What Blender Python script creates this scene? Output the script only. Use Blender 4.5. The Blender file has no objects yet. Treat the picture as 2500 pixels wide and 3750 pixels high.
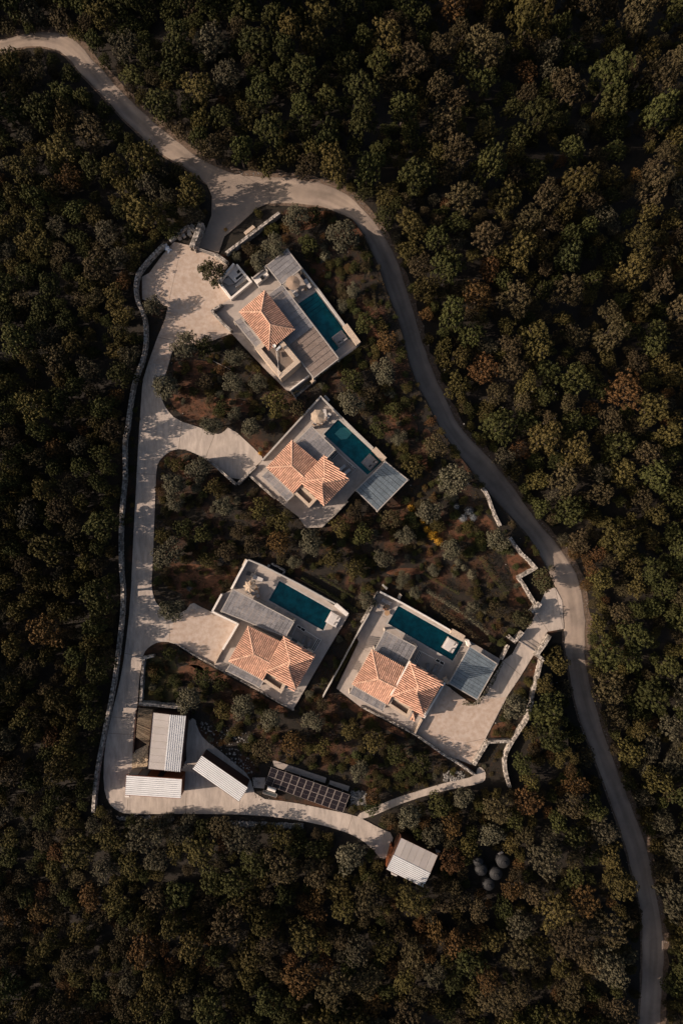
import bpy, bmesh, math, random
import numpy as np
from mathutils import Vector, Matrix, noise
from mathutils.geometry import tessellate_polygon
R = random.Random(7)
SC = bpy.context.scene
COL = SC.collection

# ------------------------------------------------------------------ camera, light, exposure
D = 96.0      # camera height in metres
S = 26.0      # photograph pixels per metre on the ground
cam_d = bpy.data.cameras.new('camera')
cam = bpy.data.objects.new('camera', cam_d)
COL.objects.link(cam)
cam.location = (0, 0, D)
cam_d.sensor_fit = 'VERTICAL'
cam_d.sensor_height = 36
cam_d.lens = 36 * D / (3750 / S)
cam_d.clip_end = 3000
SC.camera = cam
EL = math.radians(26)
TOSUN = Vector((-0.993 * math.cos(EL), -0.12 * math.cos(EL), math.sin(EL))).normalized()
w = bpy.data.worlds.new('World')
SC.world = w
w.use_nodes = True
nt = w.node_tree
bg = nt.nodes['Background']
sky = nt.nodes.new('ShaderNodeTexSky')
sky.sky_type = 'NISHITA'
sky.sun_disc = False
sky.sun_elevation = EL
sky.sun_rotation = math.atan2(TOSUN.x, TOSUN.y) % (2 * math.pi)
sky.air_density = 1.0
sky.dust_density = 5.0
sky.ozone_density = 0.4
nt.links.new(sky.outputs[0], bg.inputs[0])
bg.inputs[1].default_value = 0.075
sd = bpy.data.lights.new('sun', 'SUN')
sd.energy = 5.0
sd.angle = math.radians(0.55)
sd.color = (1.0, 0.81, 0.66)
so = bpy.data.objects.new('sun', sd)
COL.objects.link(so)
so.rotation_euler = (-TOSUN).to_track_quat('-Z', 'Y').to_euler()
SC.view_settings.view_transform = 'Standard'
SC.view_settings.look = 'None'
SC.view_settings.exposure = 0.5
SC.view_settings.gamma = 1
SC.view_settings.use_curve_mapping = False
SC.cycles.max_bounces = 5
SC.cycles.diffuse_bounces = 2
SC.cycles.transparent_max_bounces = 8
SC.cycles.caustics_reflective = False
SC.cycles.caustics_refractive = False

# ------------------------------------------------------------------ helpers
EDGE = [(1193, 761), (1289, 800), (1327, 857), (1365, 934), (1391, 997), (1423, 1093), (1455, 1170), (1480, 1253), (1493, 1323), (1525, 1412), (1574, 1500), (1619, 1589), (1683, 1672), (1746, 1755), (1810, 1832), (1874, 1902), (1919, 1946), (1963, 2010), (1995, 2074), (2030, 2150), (2040, 2200)]
EY = [-(1875 - b) / S for a, b in EDGE]; EX = [(a - 1250) / S for a, b in EDGE]
EDGE2 = [(2061, 2330), (2061, 2360), (2074, 2428), (2093, 2536), (2118, 2632), (2144, 2700), (2163, 2750), (2189, 2820), (2227, 2922), (2259, 3018), (2284, 3088), (2307, 3184), (2335, 3292), (2348, 3388), (2348, 3579), (2335, 3750), (2325, 3900), (2310, 4050)]
EY2 = [-(1875 - b) / S for a, b in EDGE2]; EX2 = [(a - 1250) / S for a, b in EDGE2]
def sst(a, b, v):
    t = max(0., min(1., (v - a) / (b - a))); return t * t * (3 - 2 * t)
def terr(x, y):
    """a slope added to darken the upper right; banks that drop the lane into shade"""
    yy = -y
    drop = 0.0
    if EY[0] < yy < EY[-1]:
        fade = sst(EY[0], EY[0] + 9, yy) * (1 - sst(EY[-1] - 12, EY[-1] - 3, yy))
        if fade > 0:
            drop = -3.2 * fade * sst(-2.6, -1.6, x - float(np.interp(yy, EY, EX)))
    if yy > 17.5:
        drop -= 3.6 * sst(17.5, 24, yy) * sst(-2.6, -1.6, x - float(np.interp(yy, EY2, EX2)))  # lower lane sunk behind an added bank to deepen the shade on it
    return drop + terr0(x, y)
def terr0(x, y):
    d = (x - 12) * .75 + (y - 25) * .66 - 6
    if d <= 0: return 0.0
    return -0.30 * d * d / (d + 8)  # fall of the ground shaped to darken the forest at the upper right

def P(px, py, z=0.0):
    f = (D - z) / D / S
    return ((px - 1250) * f, (1875 - py) * f)

def PG(px, py, h=0.0):
    z = h
    for _ in range(5):
        x, y = P(px, py, z)
        z = terr(x, y) + h
    return x, y, z

WL = {}
def wl(o): return WL.get(o.name, (0, 0, 0)) if o else (0, 0, 0)

def tagp(o, label=None, cat=None, group=None, kind=None):
    if label: o['label'] = label
    if cat: o['category'] = cat
    if group: o['group'] = group
    if kind: o['kind'] = kind
    return o

def thing(name, label, cat, loc=(0, 0, 0), group=None):
    o = bpy.data.objects.new(name, None)
    o.empty_display_size = .3
    COL.objects.link(o)
    o.location = loc
    WL[o.name] = tuple(loc)
    return tagp(o, label, cat, group)

def obj(name, me, mats, parent=None):
    """me: (verts, faces) in world coordinates or a Mesh in local ones"""
    base = wl(parent)
    if isinstance(me, tuple):
        v, f = me[0], me[1]
        m = bpy.data.meshes.new(name)
        m.from_pydata([(a[0] - base[0], a[1] - base[1], a[2] - base[2]) for a in v], [], f)
        if len(me) > 2 and me[2] is not None:
            at = m.attributes.new('tone', 'FLOAT', 'POINT')
            at.data.foreach_set('value', np.array(me[2], dtype=np.float32))
        m.update()
    else:
        m = me
    if mats is not None and not m.materials:
        m.materials.append(mats)
    o = bpy.data.objects.new(name, m)
    COL.objects.link(o)
    if parent: o.parent = parent
    WL[o.name] = base
    return o

def top(name, me, mt, label, cat, loc=None, group=None):
    """a thing that is one mesh, origin at its base centre"""
    v = me[0]
    if loc is None:
        a = np.array(v)
        loc = (float(a[:, 0].mean()), float(a[:, 1].mean()), float(a[:, 2].min()))
    me = ([(p[0] - loc[0], p[1] - loc[1], p[2] - loc[2]) for p in v],) + tuple(me[1:])
    o = obj(name, me, mt)
    o.location = loc
    WL[o.name] = loc
    return tagp(o, label, cat, group)

class MB:
    def __init__(s): s.v = []; s.f = []; s.t = []
    def add(s, v, f, t=.5):
        n = len(s.v); s.v += [tuple(p) for p in v]; s.f += [tuple(i + n for i in q) for q in f]
        s.t += [t] * len(v)
        return s
    def prism(s, poly, z0, z1, holes=(), t=.5, bottom=False):
        loops = [list(poly)] + [list(h) for h in holes]
        loops = [l if area(l) > 0 else l[::-1] for l in loops[:1]] + [l if area(l) < 0 else l[::-1] for l in loops[1:]]
        flat = [p for l in loops for p in l]
        tri = tessellate_polygon([[Vector((p[0], p[1], 0)) for p in l] for l in loops])
        ft = []
        for a, b, c in tri:
            A, B, C_ = flat[a], flat[b], flat[c]
            if (B[0] - A[0]) * (C_[1] - A[1]) - (B[1] - A[1]) * (C_[0] - A[0]) < 0: b, c = c, b
            ft.append((a, b, c))
        v = [(p[0], p[1], z1) for p in flat] + [(p[0], p[1], z0) for p in flat]
        n = len(flat)
        f = list(ft)
        if bottom: f += [(c + n, b + n, a + n) for a, b, c in ft]
        k = 0
        for l in loops:
            m = len(l)
            for i in range(m):
                a, b = k + i, k + (i + 1) % m
                f.append((b, a, a + n, b + n))
            k += m
        return s.add(v, f, t)
    def box(s, c, sx, sy, z0, z1, ang=0, t=.5):
        ca, sa = math.cos(ang), math.sin(ang)
        q = [(c[0] + ca * a * sx / 2 - sa * b * sy / 2, c[1] + sa * a * sx / 2 + ca * b * sy / 2) for a, b in ((-1, -1), (1, -1), (1, 1), (-1, 1))]
        v = [(x, y, z0) for x, y in q] + [(x, y, z1) for x, y in q]
        return s.add(v, [(3, 2, 1, 0), (4, 5, 6, 7), (0, 1, 5, 4), (1, 2, 6, 5), (2, 3, 7, 6), (3, 0, 4, 7)], t)
    def bar(s, a, b, w_, h_, t=.5):
        a = Vector(a); b = Vector(b); d = (b - a).normalized()
        u = d.cross(Vector((0, 0, 1)))
        u = Vector((1, 0, 0)) if u.length < 1e-4 else u.normalized()
        n = u.cross(d)
        v = []
        for p in (a, b):
            for i, j in ((-1, -1), (1, -1), (1, 1), (-1, 1)): v.append(p + u * i * w_ / 2 + n * j * h_ / 2)
        return s.add(v, [(3, 2, 1, 0), (4, 5, 6, 7), (0, 1, 5, 4), (1, 2, 6, 5), (2, 3, 7, 6), (3, 0, 4, 7)], t)
    def tube(s, pts, rads, n=8, t=.5):
        pts = [Vector(p) for p in pts]
        v = []; f = []
        for k, p in enumerate(pts):
            d = (pts[min(k + 1, len(pts) - 1)] - pts[max(k - 1, 0)]).normalized()
            u = d.cross(Vector((0.02, 0.03, 1)))
            u = Vector((1, 0, 0)) if u.length < 1e-2 else u.normalized()
            m = u.cross(d)
            for i in range(n):
                a = 2 * math.pi * i / n
                v.append(p + (u * math.cos(a) + m * math.sin(a)) * rads[k])
        for k in range(len(pts) - 1):
            for i in range(n):
                j = (i + 1) % n
                f.append((k * n + i, (k + 1) * n + i, (k + 1) * n + j, k * n + j))
        f.append(tuple(range(n))); f.append(tuple((len(pts) - 1) * n + i for i in reversed(range(n))))
        return s.add(v, f, t)
    def lathe(s, c, prof, n=24, t=.5):
        v = []; f = []
        for r, z in prof:
            for i in range(n):
                a = 2 * math.pi * i / n
                v.append((c[0] + r * math.cos(a), c[1] + r * math.sin(a), c[2] + z))
        for k in range(len(prof) - 1):
            for i in range(n):
                j = (i + 1) % n
                f.append((k * n + i, k * n + j, (k + 1) * n + j, (k + 1) * n + i))
        f.append(tuple((len(prof) - 1) * n + i for i in range(n)))
        return s.add(v, f, t)
    def rock(s, c, r, flat=.7, t=.5):
        v = []
        for z, k in ((-.6, .75), (.2, 1.0), (.8, .55)):
            a0 = R.random() * 6
            for i in range(5):
                a = a0 + i * 1.2566
                q = r * k * R.uniform(.75, 1.2)
                v.append((c[0] + q * math.cos(a), c[1] + q * math.sin(a), c[2] + z * r * flat))
        f = []
        for k in range(2):
            for i in range(5):
                j = (i + 1) % 5
                f.append((k * 5 + i, k * 5 + j, k * 5 + 5 + j, k * 5 + 5 + i))
        f.append((10, 11, 12, 13, 14))
        return s.add(v, f, t)
    def me(s): return (s.v, s.f, s.t)

def area(l):
    return sum(l[i][0] * l[(i + 1) % len(l)][1] - l[(i + 1) % len(l)][0] * l[i][1] for i in range(len(l))) / 2

def chaikin(pts, n=2, closed=False):
    for _ in range(n):
        out = [] if closed else [pts[0]]
        m = len(pts)
        for i in range(m if closed else m - 1):
            a, b = pts[i], pts[(i + 1) % m]
            out.append((a[0] * .75 + b[0] * .25, a[1] * .75 + b[1] * .25))
            out.append((a[0] * .25 + b[0] * .75, a[1] * .25 + b[1] * .75))
        if not closed: out.append(pts[-1])
        pts = out
    return pts

def resample(pts, n):
    L = [0]
    for i in range(len(pts) - 1): L.append(L[-1] + math.dist(pts[i], pts[i + 1]))
    out = []; k = 0
    for i in range(n):
        t = L[-1] * i / (n - 1)
        while k < len(L) - 2 and L[k + 1] < t: k += 1
        u = (t - L[k]) / max(1e-9, L[k + 1] - L[k])
        out.append(tuple(pts[k][j] * (1 - u) + pts[k + 1][j] * u for j in range(len(pts[0]))))
    return out

def PP(l, z=0.0): return [P(a, b, z) for a, b in l]
def lerp(a, b, t): return tuple(x * (1 - t) + y * t for x, y in zip(a, b))

# ------------------------------------------------------------------ materials
def mat(name, col, col2=None, scale=1.0, rough=.85, tone=0.0, bump=0.0, bscale=20., detail=6, spec=.3, col3=None, scale3=.15, objrand=0.0, metal=0., lo=.35, hi=.65, stretch=None):
    m = bpy.data.materials.new(name); m.use_nodes = True
    t = m.node_tree; N = t.nodes; L = t.links
    b = N['Principled BSDF']
    b.inputs['Roughness'].default_value = rough
    b.inputs['Specular IOR Level'].default_value = spec
    b.inputs['Metallic'].default_value = metal
    g = N.new('ShaderNodeNewGeometry')
    src = g.outputs['Position']
    if stretch:
        mp = N.new('ShaderNodeMapping'); L.new(src, mp.inputs[0])
        mp.inputs['Rotation'].default_value = (0, 0, stretch[0])
        mp.inputs['Scale'].default_value = (1, stretch[1], 1)
        src = mp.outputs[0]
    cur = None
    def noise_(sc, det=detail):
        n = N.new('ShaderNodeTexNoise'); n.inputs['Scale'].default_value = sc; n.inputs['Detail'].default_value = det
        n.inputs['Roughness'].default_value = .65
        L.new(src, n.inputs['Vector'])
        r = N.new('ShaderNodeMapRange'); r.inputs[1].default_value = lo; r.inputs[2].default_value = hi
        L.new(n.outputs[0], r.inputs[0])
        return r.outputs[0]
    def mix(a, b_, fac, blend='MIX'):
        x = N.new('ShaderNodeMix'); x.data_type = 'RGBA'; x.blend_type = blend
        for k, val in ((0, fac), (6, a), (7, b_)):
            if hasattr(val, 'links'): L.new(val, x.inputs[k])
            elif k == 0: x.inputs[0].default_value = val
            else: x.inputs[k].default_value = (*val, 1)
        return x.outputs[2]
    cur = col
    if col2: cur = mix(cur, col2, noise_(scale))
    if col3: cur = mix(cur, col3, noise_(scale3, 4))
    if tone:
        a = N.new('ShaderNodeAttribute'); a.attribute_name = 'tone'
        r = N.new('ShaderNodeMapRange'); r.inputs[3].default_value = 1 - tone; r.inputs[4].default_value = 1 + tone
        L.new(a.outputs['Fac'], r.inputs[0])
        cc = N.new('ShaderNodeCombineColor')
        for i in range(3): L.new(r.outputs[0], cc.inputs[i])
        cur = mix(cur, cc.outputs[0], 1.0, 'MULTIPLY')
    if objrand:
        oi = N.new('ShaderNodeObjectInfo')
        h = N.new('ShaderNodeHueSaturation')
        r = N.new('ShaderNodeMapRange'); r.inputs[3].default_value = 1 - objrand; r.inputs[4].default_value = 1 + objrand
        L.new(oi.outputs['Random'], r.inputs[0]); L.new(r.outputs[0], h.inputs['Value'])
        r2 = N.new('ShaderNodeMapRange'); r2.inputs[3].default_value = .5 - objrand * .035; r2.inputs[4].default_value = .5 + objrand * .035
        ml = N.new('ShaderNodeMath'); ml.operation = 'MULTIPLY'; ml.inputs[1].default_value = 7.31
        fr = N.new('ShaderNodeMath'); fr.operation = 'FRACT'
        L.new(oi.outputs['Random'], ml.inputs[0]); L.new(ml.outputs[0], fr.inputs[0]); L.new(fr.outputs[0], r2.inputs[0]); L.new(r2.outputs[0], h.inputs['Hue'])
        if hasattr(cur, 'links'): L.new(cur, h.inputs['Color'])
        else: h.inputs['Color'].default_value = (*cur, 1)
        cur = h.outputs[0]
    if hasattr(cur, 'links'): L.new(cur, b.inputs['Base Color'])
    else: b.inputs['Base Color'].default_value = (*cur, 1)
    if bump:
        n = N.new('ShaderNodeTexNoise'); n.inputs['Scale'].default_value = bscale; n.inputs['Detail'].default_value = 5
        L.new(g.outputs['Position'], n.inputs['Vector'])
        bp = N.new('ShaderNodeBump'); bp.inputs['Strength'].default_value = bump; bp.inputs['Distance'].default_value = .05
        L.new(n.outputs[0], bp.inputs['Height']); L.new(bp.outputs[0], b.inputs['Normal'])
    return m

def leafmat(name, c1, c2, rnd=.3, tone=.35):
    m = mat(name, c1, c2, scale=.9, rough=.8, tone=tone, objrand=rnd, spec=.12)
    return m

M = {}
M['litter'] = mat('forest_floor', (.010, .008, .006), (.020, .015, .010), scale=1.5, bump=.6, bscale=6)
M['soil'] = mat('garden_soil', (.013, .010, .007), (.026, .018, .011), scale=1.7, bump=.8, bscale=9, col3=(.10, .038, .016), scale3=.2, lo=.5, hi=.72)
M['clay'] = mat('red_clay', (.135, .052, .024), (.030, .021, .013), scale=1.1, bump=.8, bscale=10, lo=.3, hi=.7)
M['concrete'] = mat('road_concrete', (.47, .40, .345), (.33, .28, .24), scale=.5, bump=.15, bscale=30, col3=(.25, .215, .19), scale3=2.2, lo=.38, hi=.78, stretch=(.1, .25))
M['court'] = mat('court_concrete', (.44, .36, .305), (.35, .28, .23), scale=.6, bump=.15, bscale=30, col3=(.31, .225, .17), scale3=1.6, lo=.4, hi=.75)
M['lane'] = mat('lane_gravel', (.23, .183, .15), (.16, .13, .11), scale=.5, bump=.5, bscale=12, col3=(.31, .245, .195), scale3=.18, lo=.4, hi=.75, tone=.3)
M['verge'] = mat('verge_gravel', (.16, .11, .08), (.06, .043, .03), scale=3., bump=.6, bscale=10)
M['deck'] = mat('terrace_concrete', (.36, .31, .275), (.30, .26, .235), scale=.5, bump=.08, bscale=30, col3=(.25, .215, .19), scale3=1.3, lo=.4, hi=.8)
M['flatroof'] = mat('flat_roof_screed', (.20, .155, .125), (.13, .10, .08), scale=.9, bump=.1)
M['lawn'] = mat('lawn_grass', (.035, .048, .014), (.055, .055, .02), scale=3, bump=.8, bscale=15, col3=(.07, .045, .02), scale3=.6)
M['white'] = mat('white_render', (.68, .63, .58), (.56, .52, .48), scale=2.5, bump=.1)
M['wall'] = mat('villa_render', (.50, .43, .36), (.42, .36, .30), scale=1.2, bump=.2)
M['stonewall'] = mat('dressed_stone', (.50, .40, .31), (.33, .26, .205), scale=9, bump=.5, bscale=16, lo=.42, hi=.6)
M['stone'] = mat('wall_stone', (.36, .32, .285), (.20, .178, .155), scale=5, tone=.7, bump=.5, bscale=20)
M['mortar'] = mat('wall_mortar', (.16, .13, .105), (.1, .08, .065), scale=5, bump=.5)
M['rubble'] = mat('rubble', (.24, .225, .21), (.12, .11, .10), scale=4, tone=.6, bump=.4)
M['tile'] = mat('roof_tile', (.57, .34, .245), (.45, .25, .175), scale=3., tone=.26, rough=.8, bump=.1)
M['pan'] = mat('roof_tile_pan_shaded', (.35, .19, .135), (.26, .135, .095), scale=3., rough=.85)  # darker than the tiles: dirt, plus the shade between rows put into the colour
M['cap'] = mat('ridge_tile', (.52, .33, .24), (.40, .25, .18), scale=3., tone=.25)
M['slat'] = mat('weathered_slats', (.235, .225, .23), (.175, .168, .175), scale=1.2, tone=.3, rough=.45, spec=.5)
M['slatshade'] = mat('shade_tinted_slats', (.15, .185, .215), (.12, .15, .175), scale=1.2, tone=.3, rough=.45, spec=.5)  # bluish sky tint of the shade put into the slat colour
M['slatbrown'] = mat('brown_slats', (.24, .19, .165), (.19, .145, .12), scale=1.2, tone=.2)
M['beam'] = mat('pale_beam', (.36, .33, .30), (.29, .26, .24), scale=3)
M['teal'] = mat('pool_tile', (.018, .15, .18), (.03, .33, .37), scale=.9, rough=.5)
M['poolrim'] = mat('pool_coping', (.37, .35, .33), (.31, .29, .27), scale=2)
M['roofwhite'] = mat('white_ribbed_metal', (.64, .64, .645), (.56, .56, .56), scale=1., rough=.45)
M['roofgrey'] = mat('grey_roof_panel', (.35, .32, .31), (.31, .285, .265), scale=.8, rough=.5, objrand=.1)
M['trim'] = mat('brown_metal', (.05, .022, .015), rough=.5)
M['rust'] = mat('rust_brown_panel', (.19, .062, .022), (.14, .045, .018), scale=2, rough=.6)
M['shedbrown'] = mat('shed_wall_brown', (.075, .032, .018), (.055, .025, .015), scale=2, rough=.6)
M['dark'] = mat('dark_opening', (.012, .012, .012), rough=.6)
M['glass'] = mat('window_glass', (.03, .04, .045), rough=.1, spec=.6)
M['beige'] = mat('beige_panel', (.38, .31, .24), rough=.6)
M['greyp'] = mat('grey_panel', (.13, .12, .11), rough=.6)
M['fabricdark'] = mat('brown_canvas', (.27, .20, .15), (.23, .17, .13), scale=4, rough=.95)
M['fabric'] = mat('parasol_canvas', (.37, .29, .22), (.33, .26, .195), scale=4, rough=.95)
M['cushion'] = mat('light_cushion', (.50, .47, .45), (.44, .41, .39), scale=5, rough=.95)
M['cushiong'] = mat('grey_cushion', (.24, .23, .23), (.2, .19, .19), scale=5, rough=.95)
M['cushionb'] = mat('dark_cushion', (.05, .05, .055), rough=.95)
M['wood'] = mat('teak', (.34, .22, .13), (.26, .16, .09), scale=6)
M['trunk'] = mat('bark', (.085, .065, .05), (.05, .038, .03), scale=8, bump=.6)
M['metal'] = mat('steel', (.45, .45, .46), rough=.35, metal=.8)
M['panelcell'] = mat('solar_cells', (.010, .008, .010), (.014, .010, .012), scale=3, rough=.35, spec=.2)
M['panelframe'] = mat('panel_frame', (.26, .22, .20), rough=.45)
M['tank'] = mat('tank_plastic', (.017, .017, .018), (.013, .013, .014), scale=3, rough=.65)
M['skin'] = mat('skin', (.48, .25, .15), rough=.6)
M['hair'] = mat('hair', (.01, .008, .007), rough=.6)
M['swim'] = mat('dark_cloth', (.015, .015, .018), rough=.9)
M['brush'] = mat('brushwood', (.2, .15, .10), (.12, .09, .06), scale=6, tone=.4)
M['flag'] = mat('flagstone', (.50, .385, .26), (.40, .30, .2), scale=4, tone=.28, bump=.3)
M['yellow'] = leafmat('yellow_flowers', (.42, .20, .018), (.25, .15, .02), .1)
M['holm'] = leafmat('dark_green_leaves', (0.0308, 0.0337, 0.0102), (0.0422, 0.0411, 0.0122))
M['sage'] = leafmat('grey_green_leaves', (0.108, 0.0986, 0.0638), (0.075, 0.0704, 0.045), .15)
M['ochre'] = leafmat('ochre_leaves', (0.0644, 0.0517, 0.0159), (0.0483, 0.0396, 0.013))
M['russet'] = leafmat('russet_leaves', (0.0861, 0.045, 0.0159), (0.0599, 0.036, 0.0151))
M['fresh'] = leafmat('fresh_green_leaves', (0.055, 0.062, 0.02), (0.044, 0.046, 0.018))
M['umber'] = leafmat('umber_leaves', (0.0576, 0.0438, 0.0216), (0.0411, 0.032, 0.0158))
M['silver'] = leafmat('silver_leaves', (.16, .165, .17), (.11, .12, .13), .15)

M['gholm'] = leafmat('garden_green_leaves', (0.0416, 0.0416, 0.0193), (0.0532, 0.048, 0.0223), .15)
M['fgrey'] = leafmat('forest_grey_leaves', (0.0636, 0.0561, 0.0348), (0.0477, 0.0416, 0.0253), .2)
def water_mat():
    m = bpy.data.materials.new('pool_water'); m.use_nodes = True
    t = m.node_tree; N = t.nodes; L = t.links
    for n in list(N): N.remove(n)
    o = N.new('ShaderNodeOutputMaterial')
    tr = N.new('ShaderNodeBsdfTransparent'); tr.inputs[0].default_value = (.45, .85, .85, 1)
    gl = N.new('ShaderNodeBsdfGlossy'); gl.inputs['Roughness'].default_value = .03
    fr = N.new('ShaderNodeFresnel'); fr.inputs[0].default_value = 1.33
    mx = N.new('ShaderNodeMixShader')
    g = N.new('ShaderNodeNewGeometry')
    n = N.new('ShaderNodeTexNoise'); n.inputs['Scale'].default_value = 2.2; n.inputs['Detail'].default_value = 4
    L.new(g.outputs['Position'], n.inputs['Vector'])
    bp = N.new('ShaderNodeBump'); bp.inputs['Strength'].default_value = .35; bp.inputs['Distance'].default_value = .1
    L.new(n.outputs[0], bp.inputs['Height'])
    L.new(bp.outputs[0], fr.inputs['Normal']); L.new(bp.outputs[0], gl.inputs['Normal'])
    L.new(fr.outputs[0], mx.inputs[0]); L.new(tr.outputs[0], mx.inputs[1]); L.new(gl.outputs[0], mx.inputs[2])
    L.new(mx.outputs[0], o.inputs[0])
    return m
M['water'] = water_mat()

# ------------------------------------------------------------------ outlines measured on the photograph
LANE_R = [(-220, 175), (-90, 150), (0, 143), (64, 130), (128, 114), (210, 113), (268, 132), (306, 172), (344, 217), (395, 274), (446, 332), (510, 395), (574, 453), (638, 504), (702, 555), (765, 596), (829, 622), (893, 643), (1015, 642), (1110, 652), (1206, 675), (1276, 704), (1327, 761), (1372, 806), (1416, 876), (1455, 946), (1480, 1029), (1512, 1125), (1537, 1221), (1569, 1316), (1600, 1386), (1651, 1500), (1683, 1564), (1746, 1627), (1804, 1685), (1848, 1742), (1893, 1800), (1944, 1876), (1989, 1934), (2033, 1978), (2072, 2036), (2103, 2080), (2129, 2144), (2148, 2265), (2144, 2329), (2142, 2415), (2163, 2510), (2186, 2600), (2215, 2700), (2240, 2760), (2259, 2814), (2297, 2916), (2335, 3005), (2367, 3094), (2386, 3184), (2406, 3292), (2425, 3388), (2434, 3483), (2428, 3579), (2418, 3750), (2410, 3900), (2400, 4050)]
LANE_L = [(-220, 235), (-90, 210), (0, 198), (77, 174), (130, 168), (198, 179), (242, 204), (293, 268), (357, 332), (408, 389), (459, 446), (523, 504), (574, 555), (638, 593), (702, 631), (759, 676), (870, 720), (983, 749), (1046, 747), (1142, 755), (1193, 761), (1289, 800), (1327, 857), (1365, 934), (1391, 997), (1423, 1093), (1455, 1170), (1480, 1253), (1493, 1323), (1525, 1412), (1574, 1500), (1619, 1589), (1683, 1672), (1746, 1755), (1810, 1832), (1874, 1902), (1919, 1946), (1963, 2010), (1995, 2074), (2030, 2150), (2058, 2230), (2062, 2310), (2061, 2360), (2074, 2428), (2093, 2536), (2118, 2632), (2144, 2700), (2163, 2750), (2189, 2820), (2227, 2922), (2259, 3018), (2284, 3088), (2307, 3184), (2335, 3292), (2348, 3388), (2348, 3579), (2335, 3750), (2325, 3900), (2310, 4050)]
STUB = [(702, 625), (759, 676), (777, 721), (775, 791), (753, 848), (724, 905), (802, 926), (823, 866), (881, 819), (944, 761), (985, 745), (1000, 700), (880, 640)]
COURT = [(638, 886), (728, 908), (800, 930), (838, 968), (800, 1030), (850, 1093), (812, 1122), (776, 1142), (848, 1222), (740, 1262), (660, 1262), (632, 1286), (616, 1342), (598, 1400), (560, 1440), (524, 1393), (545, 1327), (576, 1240), (606, 1168), (616, 1122), (522, 1097), (521, 1015), (548, 1000), (593, 938)]
ROAD1 = [(616, 1342), (598, 1400), (590, 1450), (596, 1469), (611, 1500), (647, 1538), (734, 1566), (795, 1592), (818, 1584), (841, 1559), (958, 1668), (963, 1684), (935, 1709), (868, 1772), (754, 1679), (698, 1653), (667, 1644), (632, 1648), (602, 1668), (581, 1692), (573, 1724), (570, 1800), (565, 1945), (560, 2077), (555, 2139), (562, 2180), (576, 2215), (620, 2250), (678, 2241), (703, 2203), (735, 2222), (774, 2241), (871, 2285), (815, 2379), (785, 2434), (708, 2396), (652, 2361), (606, 2347), (565, 2356), (535, 2379), (524, 2404), (509, 2500), (507, 2566), (491, 2655), (487, 2764), (484, 2816), (560, 2830), (683, 2830), (683, 2640), (714, 2626), (724, 2668), (745, 2704), (800, 2745), (860, 2795), (915, 2842), (938, 2922), (1065, 2936), (1187, 2961), (1296, 2984), (1340, 3005), (1391, 3033), (1441, 3053), (1430, 3110), (1404, 3155), (1347, 3091), (1289, 3055), (1245, 3040), (1193, 3024), (1097, 3003), (976, 2987), (842, 2980), (587, 2979), (472, 2982), (428, 2968), (396, 2936), (380, 2878), (383, 2751), (408, 2623), (440, 2500), (458, 2394), (479, 2210), (489, 1981), (499, 1800), (502, 1735), (510, 1587), (519, 1459), (524, 1393), (545, 1327)]
PATH = [(1742, 2842), (1646, 2861), (1557, 2887), (1455, 2919), (1378, 2951), (1300, 2986), (1334, 3001), (1455, 2947), (1557, 2912), (1646, 2890), (1761, 2868), (1777, 2852), (1776, 2824), (1757, 2806), (1744, 2816)]
DRIVE4 = [(2030, 2150), (1995, 2165), (1976, 2208), (1944, 2278), (1912, 2323), (1874, 2393), (1838, 2421), (1799, 2485), (1760, 2552), (1729, 2577), (1685, 2561), (1646, 2517), (1628, 2506), (1551, 2632), (1519, 2689), (1621, 2759), (1723, 2799), (1774, 2708), (1806, 2644), (1857, 2546), (1902, 2479), (1963, 2380), (2002, 2313), (2062, 2302), (2056, 2200)]
SITE = [(600, 893), (700, 905), (830, 935), (1030, 770), (1142, 757), (1193, 763), (1289, 802), (1327, 857), (1365, 934), (1391, 997), (1423, 1093), (1455, 1170), (1480, 1253), (1493, 1323), (1525, 1412), (1574, 1500), (1619, 1589), (1683, 1672), (1746, 1755), (1810, 1832), (1874, 1902), (1963, 2010), (1995, 2074), (2030, 2150), (2062, 2310), (2000, 2330), (1975, 2421), (1946, 2574), (1889, 2695), (1851, 2829), (1777, 2850), (1646, 2861), (1455, 2919), (1296, 2984), (1187, 2961), (938, 2922), (472, 2982), (380, 2878), (341, 2974), (348, 2872), (383, 2674), (431, 2432), (448, 2251), (442, 2088), (440, 1955), (457, 1786), (456, 1689), (471, 1520), (494, 1383), (532, 1270), (519, 1133), (496, 1051), (510, 995)]
T1 = [(773, 1141), (807, 1117), (846, 1091), (922, 1026), (938, 1005), (976, 973), (1052, 913), (1100, 975), (1163, 1057), (1263, 1193), (1316, 1262), (1300, 1278), (1228, 1330), (1148, 1392), (1130, 1378), (1064, 1432), (1048, 1428), (960, 1340), (842, 1214)]
T2 = [(1173, 1449), (1243, 1517), (1368, 1641), (1412, 1684), (1400, 1712), (1303, 1793), (1245, 1862), (1182, 1931), (1120, 1933), (1092, 1892), (1040, 1852), (1004, 1822), (917, 1739), (959, 1688)]
T3 = [(904, 2050), (990, 2085), (1090, 2138), (1190, 2195), (1276, 2253), (1200, 2380), (1073, 2599), (1010, 2563), (949, 2527), (824, 2461), (783, 2436), (815, 2379), (871, 2285), (812, 2262), (776, 2241), (812, 2178), (848, 2160)]
T4 = [(1390, 2166), (1470, 2208), (1652, 2310), (1702, 2338), (1830, 2414), (1822, 2436), (1719, 2367), (1643, 2502), (1628, 2506), (1551, 2632), (1516, 2690), (1420, 2640), (1321, 2590), (1232, 2521), (1313, 2350), (1307, 2337), (1324, 2290)]
POOL1 = [(1092, 1112), (1157, 1068), (1284, 1239), (1226, 1287)]
POOL2 = [(1185, 1590), (1238, 1535), (1401, 1688), (1345, 1739)]
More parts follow.
